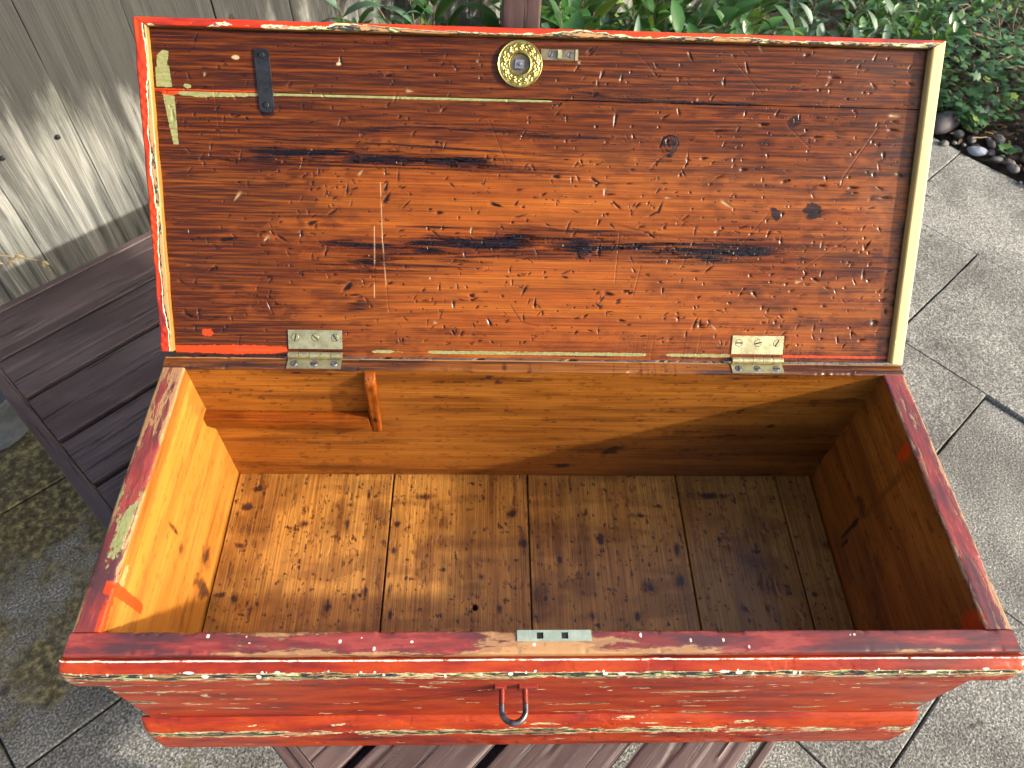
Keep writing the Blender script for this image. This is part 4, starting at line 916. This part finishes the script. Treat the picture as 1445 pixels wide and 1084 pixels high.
def shrub(name, label, base, stems, h, spread, kind, mat, ll, lw, per, seed, cat='shrub', group=None, droop=.25, heads=0, stem_r=.004, start=.3, out=.55, lean=(0, 0)):
    r = random.Random(seed); base = Vector(base); root = empty(name, Matrix.Translation(base)); tag(root, label, cat, group)
    st = MB(); L = []; tips = []
    for k in range(stems):
        a = 2 * math.pi * (k + r.random() * .7) / stems; q = spread * (.25 + .75 * r.random())
        d = Vector((math.cos(a) * q + lean[0], math.sin(a) * q + lean[1], 1)); hh = h * r.uniform(.65, 1.05); n = 9
        pts = curve(base + Vector((math.cos(a) * .03, math.sin(a) * .03, -.02)), d, n, hh / n, .07, r)
        st.tube(pts, stem_r, stem_r * .35, 5); tips.append((pts[-1], (pts[-1] - pts[-3]).normalized()))
        for j in range(per):
            t = start + (1 - start) * (j + r.random()) / per; i = min(n - 1, int(t * n)); p = pts[i].lerp(pts[i + 1], t * n - i)
            ax = (pts[i + 1] - pts[i]).normalized(); ph = j * 2.4 + r.random() * .8
            o = Vector((math.cos(ph), math.sin(ph), r.uniform(-.1, .5))); dr = (o * out + ax * (1 - out) + Vector((r.gauss(0, .12),) * 3)).normalized()
            l = ll * r.uniform(.6, 1.15) * (1 - .25 * t)
            L.append((*p, *dr, 0, 0, 1 + abs(dr.z), l, lw * l / ll * r.uniform(.85, 1.15), r.random()))
            L[-1] = L[-1][:6] + (-dr.x * dr.z * .8 + r.gauss(0, .25), -dr.y * dr.z * .8 + r.gauss(0, .25), 1.0) + L[-1][9:]
    Mi = Matrix.Translation(-base)
    o = link('stems', st.mesh('stems', MAT_BARK), Matrix(), root); link('leaves', leaves_mesh('leaves', kind, L, mat, droop), Matrix(), root)
    for k in range(heads):
        p, d = tips[k % len(tips)]; b = MB(); 
        for q in range(150):
            t = r.random(); w = .020 * (1 - t * .75); a = r.random() * 6.28; rr = w * math.sqrt(r.random())
            c = p + d * (t * .10 - .01) + Vector((math.cos(a) * rr, math.sin(a) * rr, r.gauss(0, .004))); z = r.uniform(.0012, .0028)
            b.add([c + Vector(v) * z for v in ((1, 0, 0), (0, 1, 0), (-1, 0, 0), (0, -1, 0), (0, 0, 1.4), (0, 0, -1.4))], [(0, 1, 4), (1, 2, 4), (2, 3, 4), (3, 0, 4), (1, 0, 5), (2, 1, 5), (3, 2, 5), (0, 3, 5)])
        link('seed_head', b.mesh('seed_head', MAT_SEED, None), Matrix(), root)
    return root
shrub('lance_leaf_shrub', 'blue-green long-leaved shrub with seed heads against the grey fence, left of the timber post', uvz(.98, 1.42, .01), 12, .86, .5, 'lance', MAT_LF_BLUE, .19, .036, 16, 11, heads=5, droop=.45, lean=(-.12, -.15))
shrub('evergreen_shrub', 'dark evergreen shrub just right of the timber post', uvz(1.34, 1.24, .01), 16, .70, .6, 'broad', MAT_LF_DARK, .19, .066, 20, 12)
shrub('evergreen_shrub', 'tall dark evergreen against the fence behind the timber post', uvz(1.08, 1.46, .01), 16, .86, .5, 'broad', MAT_LF_DARK, .18, .058, 22, 22)
shrub('evergreen_shrub', 'dark evergreen in the bed right of the post, its leaves touching the fence', uvz(1.46, 1.46, .01), 16, .80, .55, 'broad', MAT_LF_MID, .16, .056, 22, 23)
shrub('evergreen_shrub', 'large-leaved dark evergreen shrub between the post and the bright grass clump', uvz(1.72, 1.14, .01), 16, .66, .65, 'broad', MAT_LF_DARK, .20, .072, 20, 13)
shrub('lance_leaf_shrub', 'pointed blue-green shrub in the middle of the bed behind the brass rose', uvz(1.55, 1.30, .01), 12, .76, .55, 'lance', MAT_LF_BLUE, .18, .036, 20, 14, droop=.3)
shrub('glossy_shrub', 'mid-green broad-leaved shrub behind the knotty right half of the lid', uvz(2.02, 1.28, .01), 14, .64, .6, 'broad', MAT_LF_MID, .15, .056, 20, 24)
gr = random.Random(5); gb = uvz(2.26, 1.06, .02); groot = empty('grass_clump', Matrix.Translation(gb)); tag(groot, 'bright yellow-green grassy clump behind the right half of the lid', 'grass clump')
Lg = []
for k in range(210):
    a = gr.random() * 6.28; q = gr.random() ** .7 * .16; d = Vector((math.cos(a) * .5, math.sin(a) * .5, gr.uniform(.8, 1.6)))
    Lg.append((gb.x + math.cos(a) * q, gb.y + math.sin(a) * q, .0, *d, gr.gauss(0, .6), gr.gauss(0, .6), .6, gr.uniform(.34, .58), gr.uniform(.012, .022), gr.random()))
link('blades', leaves_mesh('blades', 'grass', Lg, MAT_LF_GRASS, .55), Matrix(), groot)
shrub('seed_head_shrub', 'long-leaved shrub with brown seed heads behind the right end of the lid', uvz(2.50, 1.02, .01), 10, .52, .55, 'lance', MAT_LF_BLUE, .16, .036, 16, 15, heads=5, droop=.35)
shrub('glossy_shrub', 'glossy mid-green shrub with oval leaves beyond the lid\'s top right corner', uvz(2.86, .86, .05), 14, .46, .7, 'broad', MAT_LF_MID, .095, .044, 20, 16)
shrub('evergreen_shrub', 'low dark evergreen at the back of the bed behind the glossy shrub', uvz(3.35, 1.20, .05), 12, .52, .8, 'broad', MAT_LF_DARK, .11, .045, 16, 17)
shrub('evergreen_shrub', 'dark evergreen shrub filling the corner by the fence behind the grass clump', uvz(2.55, 1.42, .01), 12, .55, .8, 'broad', MAT_LF_DARK, .12, .05, 16, 18)
shrub('yellow_sprig', 'yellow-green feathery sprig above the bare twigs at the top right', uvz(3.55, .62, .05), 7, .50, .5, 'small', MAT_LF_GRASS, .022, .006, 60, 19, cat='plant', start=.35, stem_r=.003)
shrub('grey_leaf_plant', 'grey-green narrow-leaved plant at the far top right corner', uvz(3.75, .60, .05), 8, .42, .6, 'lance', MAT_LF_BLUE, .09, .010, 22, 20, cat='plant', droop=.5)
# bare twiggy shrub
tr = random.Random(9); tb_ = uvz(3.42, .62, .04); troot = empty('bare_twig_shrub', Matrix.Translation(tb_)); tag(troot, 'bare tangle of brown twigs above the ivy at the right edge', 'shrub')
for k in range(46):
    a = tr.random() * 6.28; d = Vector((math.cos(a), math.sin(a), tr.uniform(.05, .9)))
    pts = curve(tb_ + Vector((tr.gauss(0, .10), tr.gauss(0, .10), tr.uniform(0, .12))), d, 14, tr.uniform(.018, .045), .16, tr)
    pts = [Vector((p.x, p.y, max(p.z, .02))) for p in pts]
    r0 = tr.uniform(.0012, .0034); MB().tube(pts, r0, r0 * .4, 5).build('twig', MAT_TWIG, Matrix(), troot)
# ivy along the front of the bed
ir = random.Random(31); Li = []
for k in range(6000):
    u = 2.80 + ir.random() ** 1.3 * 1.5; v = ir.uniform(-.9, 1.15)
    if u < 2.86 + .10 * math.sin(v * 9) + .05 * math.sin(v * 23): continue
    if fbm(np.array(u * 5), np.array(v * 5), 77) < .28: continue
    z = .05 + ir.random() * .17 * min(1, (u - 2.75) / .3); p = uvz(u, v, z); a = ir.random() * 6.28
    Li.append((*p, math.cos(a), math.sin(a), ir.uniform(-.2, .5), ir.gauss(0, .35), ir.gauss(0, .35), 1, ir.uniform(.026, .055), ir.uniform(.030, .055), ir.random()))
tag(link('ivy', leaves_mesh('ivy', 'ivy', Li, MAT_LF_IVY, .1), Matrix()), 'dark green ivy spreading over the edge of the bed', 'ivy', kind='stuff')
for k, (u, v) in enumerate([(2.80, .30), (2.83, .46), (2.76, .12)]):
    Ls = []; c = uvz(u, v, .015)
    for q in range(9):
        a = q * 2.4; Ls.append((c.x + math.cos(a) * .008, c.y + math.sin(a) * .008, c.z + .015, math.cos(a), math.sin(a), .5, 0, 0, 1, ir.uniform(.03, .05), ir.uniform(.028, .045), ir.uniform(.4, 1)))
    tag(link('ivy_sprig', leaves_mesh('ivy_sprig', 'ivy', Ls, MAT_LF_IVY, .15), Matrix()), 'small green ivy sprig growing among the pebbles', 'plant', 'ivy sprigs among the pebbles')

# pebbles along the edge of the bed
def stone_mesh(seed, mat):
    r = np.random.RandomState(seed); V_ = []; n, m_ = 12, 8
    ph = r.rand(6) * 6.28
    for i in range(m_ + 1):
        t = math.pi * i / m_
        for k in range(n):
            p = 2 * math.pi * k / n; w = 1 + .10 * math.sin(2 * p + ph[0]) + .07 * math.sin(3 * p + ph[1] + t) + .05 * math.sin(5 * p + ph[2] + 2 * t)
            V_.append((w * math.sin(t) * math.cos(p), w * math.sin(t) * math.sin(p), math.cos(t) * (1 + .08 * math.sin(2 * p + ph[3]))))
    F_ = [(i * n + k, (i + 1) * n + k, (i + 1) * n + (k + 1) % n, i * n + (k + 1) % n) for i in range(m_) for k in range(n)]
    return make_mesh('pebble', V_, F_, mat)
ST = [stone_mesh(k, MAT_PEB) for k in range(6)]
def stone(name, me, u, v, z, sx, sy, sz, rot, label, cat='pebble', group=None):
    M = Matrix.Translation(uvz(u, v, z + sz * .75)) @ Matrix.Rotation(R(rot), 4, 'Z') @ Matrix.Diagonal((sx, sy, sz, 1))
    return tag(link(name, me, M), label, cat, group)
stone('pebble', stone_mesh(20, MAT_PEB_BLUE), 2.745, .375, 0, .040, .021, .016, -8, 'pale blue-grey elongated pebble lying on the corner of the slab')
stone('stone', stone_mesh(21, MAT_PEB_DARK), 2.80, .545, 0, .075, .05, .035, 30, 'large dark purple-grey stone nearest the lid\'s right strip', 'stone')
stone('stone', stone_mesh(22, MAT_PEB), 2.92, .47, .02, .042, .040, .038, 0, 'large round grey stone under the ivy', 'stone')
stone('stone', stone_mesh(23, MAT_PEB_TAN), 2.835, .205, .01, .042, .032, .028, 20, 'tan and white flint among the pebbles under a sprig of ivy', 'stone')
pr_ = random.Random(44); spots = [(2.80, .425), (2.83, .36), (2.885, .355), (2.86, .445), (2.79, .475), (2.755, .30), (2.73, .46), (2.765, .26), (2.745, .235), (2.78, .195), (2.74, .17), (2.80, .15), (2.76, .13), (2.83, .12), (2.88, .28), (2.775, .335)]
for k in range(190):
    v = pr_.uniform(-1.2, .9); u = 2.80 + pr_.gauss(0, .06)
    if u < 2.72 and pr_.random() < .7: continue
    if all(math.hypot(u - a, v - b) > .026 for a, b in spots): spots.append((max(u, 2.70), v))
for k, (u, v) in enumerate(spots):
    s = pr_.uniform(.006, .018) * (1.25 if pr_.random() < .2 else 1) if k > 5 else pr_.uniform(.016, .024)
    stone('pebble', ST[k % 6], u, v, (0 if u < 2.72 else .008) - s * .25, s * pr_.uniform(1, 1.45), s, s * pr_.uniform(.6, .85), pr_.uniform(0, 180), 'small rounded grey or brown pebble in the strip between paving and ivy', 'pebble', 'small pebbles edging the bed')
Ld = []; lr = random.Random(71)
for k in range(420):
    v = lr.uniform(-1.2, .95); u = 2.83 + lr.gauss(0, .10)
    if u < 2.70: continue
    p = uvz(u, v, .018 + .05 * lr.random() * (u > 2.78)); a = lr.random() * 6.28
    Ld.append((*p, math.cos(a), math.sin(a), lr.uniform(-.3, .3), lr.gauss(0, .5), lr.gauss(0, .5), 1, lr.uniform(.012, .035), lr.uniform(.006, .014), lr.random()))
tag(link('leaf_litter', leaves_mesh('leaf_litter', 'small', Ld, leaf_mat('dead_leaf', (.10, .055, .025), (.28, .18, .09), .7, .15), .1), Matrix()), 'dry brown leaf litter scattered along the edge of the bed', 'leaf litter', kind='stuff')
# straw and dead stems among the stones
for k, (u, v, a, l) in enumerate([(2.86, .42, 60, .09), (2.80, .44, 95, .14), (2.76, .42, 15, .10), (2.84, .33, 110, .07)]):
    p = uvz(u, v, .035); d = Vector((math.cos(R(a)), math.sin(R(a)), .25 if k else 1.2)).normalized()
    pts = [p + d * (l * t / 5) + Vector((.006 * math.sin(t + k), .006 * math.cos(t * 1.3), -.0015 * t * t)) for t in range(6)]
    tag(MB().tube(pts, .0022, .0012, 6).build('dry_stalk', MAT_STRAW, Matrix()), 'thin straw-coloured dry stalk lying among the pebbles', 'stalk', 'dry stalks among the pebbles')
# dried seed stem in front of the fence
sr = empty('dry_seed_stem', Matrix.Translation((-1.46, .86, 0))); tag(sr, 'dried brown seed stem in front of the fence at the left edge', 'dry plant')
spts = [V3(-1.46, .86, -.86), V3(-1.40, .84, -.6), V3(-1.30, .84, -.38), V3(-1.20, .86, -.285), V3(-1.13, .885, -.29), V3(-1.07, .915, -.325), V3(-1.03, .935, -.355)]
MB().tube(spts, .0035, .0014, 6).build('stem', MAT_STRAW, Matrix(), sr)
for k, (t, o) in enumerate([(4, (0, 0, -.012)), (4.5, (.012, 0, -.016)), (5, (-.004, .004, -.014)), (5.4, (0, 0, .012)), (6, (.006, .004, -.006))]):
    i = min(5, int(t)); p = spts[i].lerp(spts[i + 1], t - i) + Vector(o)
    c = MB()
    for q in range(5):
        a = q * 1.257; c.add([p, p + Vector((.007 * math.cos(a - .5), .007 * math.sin(a - .5), -.007)), p + Vector((.012 * math.cos(a), .012 * math.sin(a), -.011)), p + Vector((.007 * math.cos(a + .5), .007 * math.sin(a + .5), -.007))], [(0, 1, 2, 3)])
    c.build('seed_case', MAT_STRAW, Matrix(), sr)
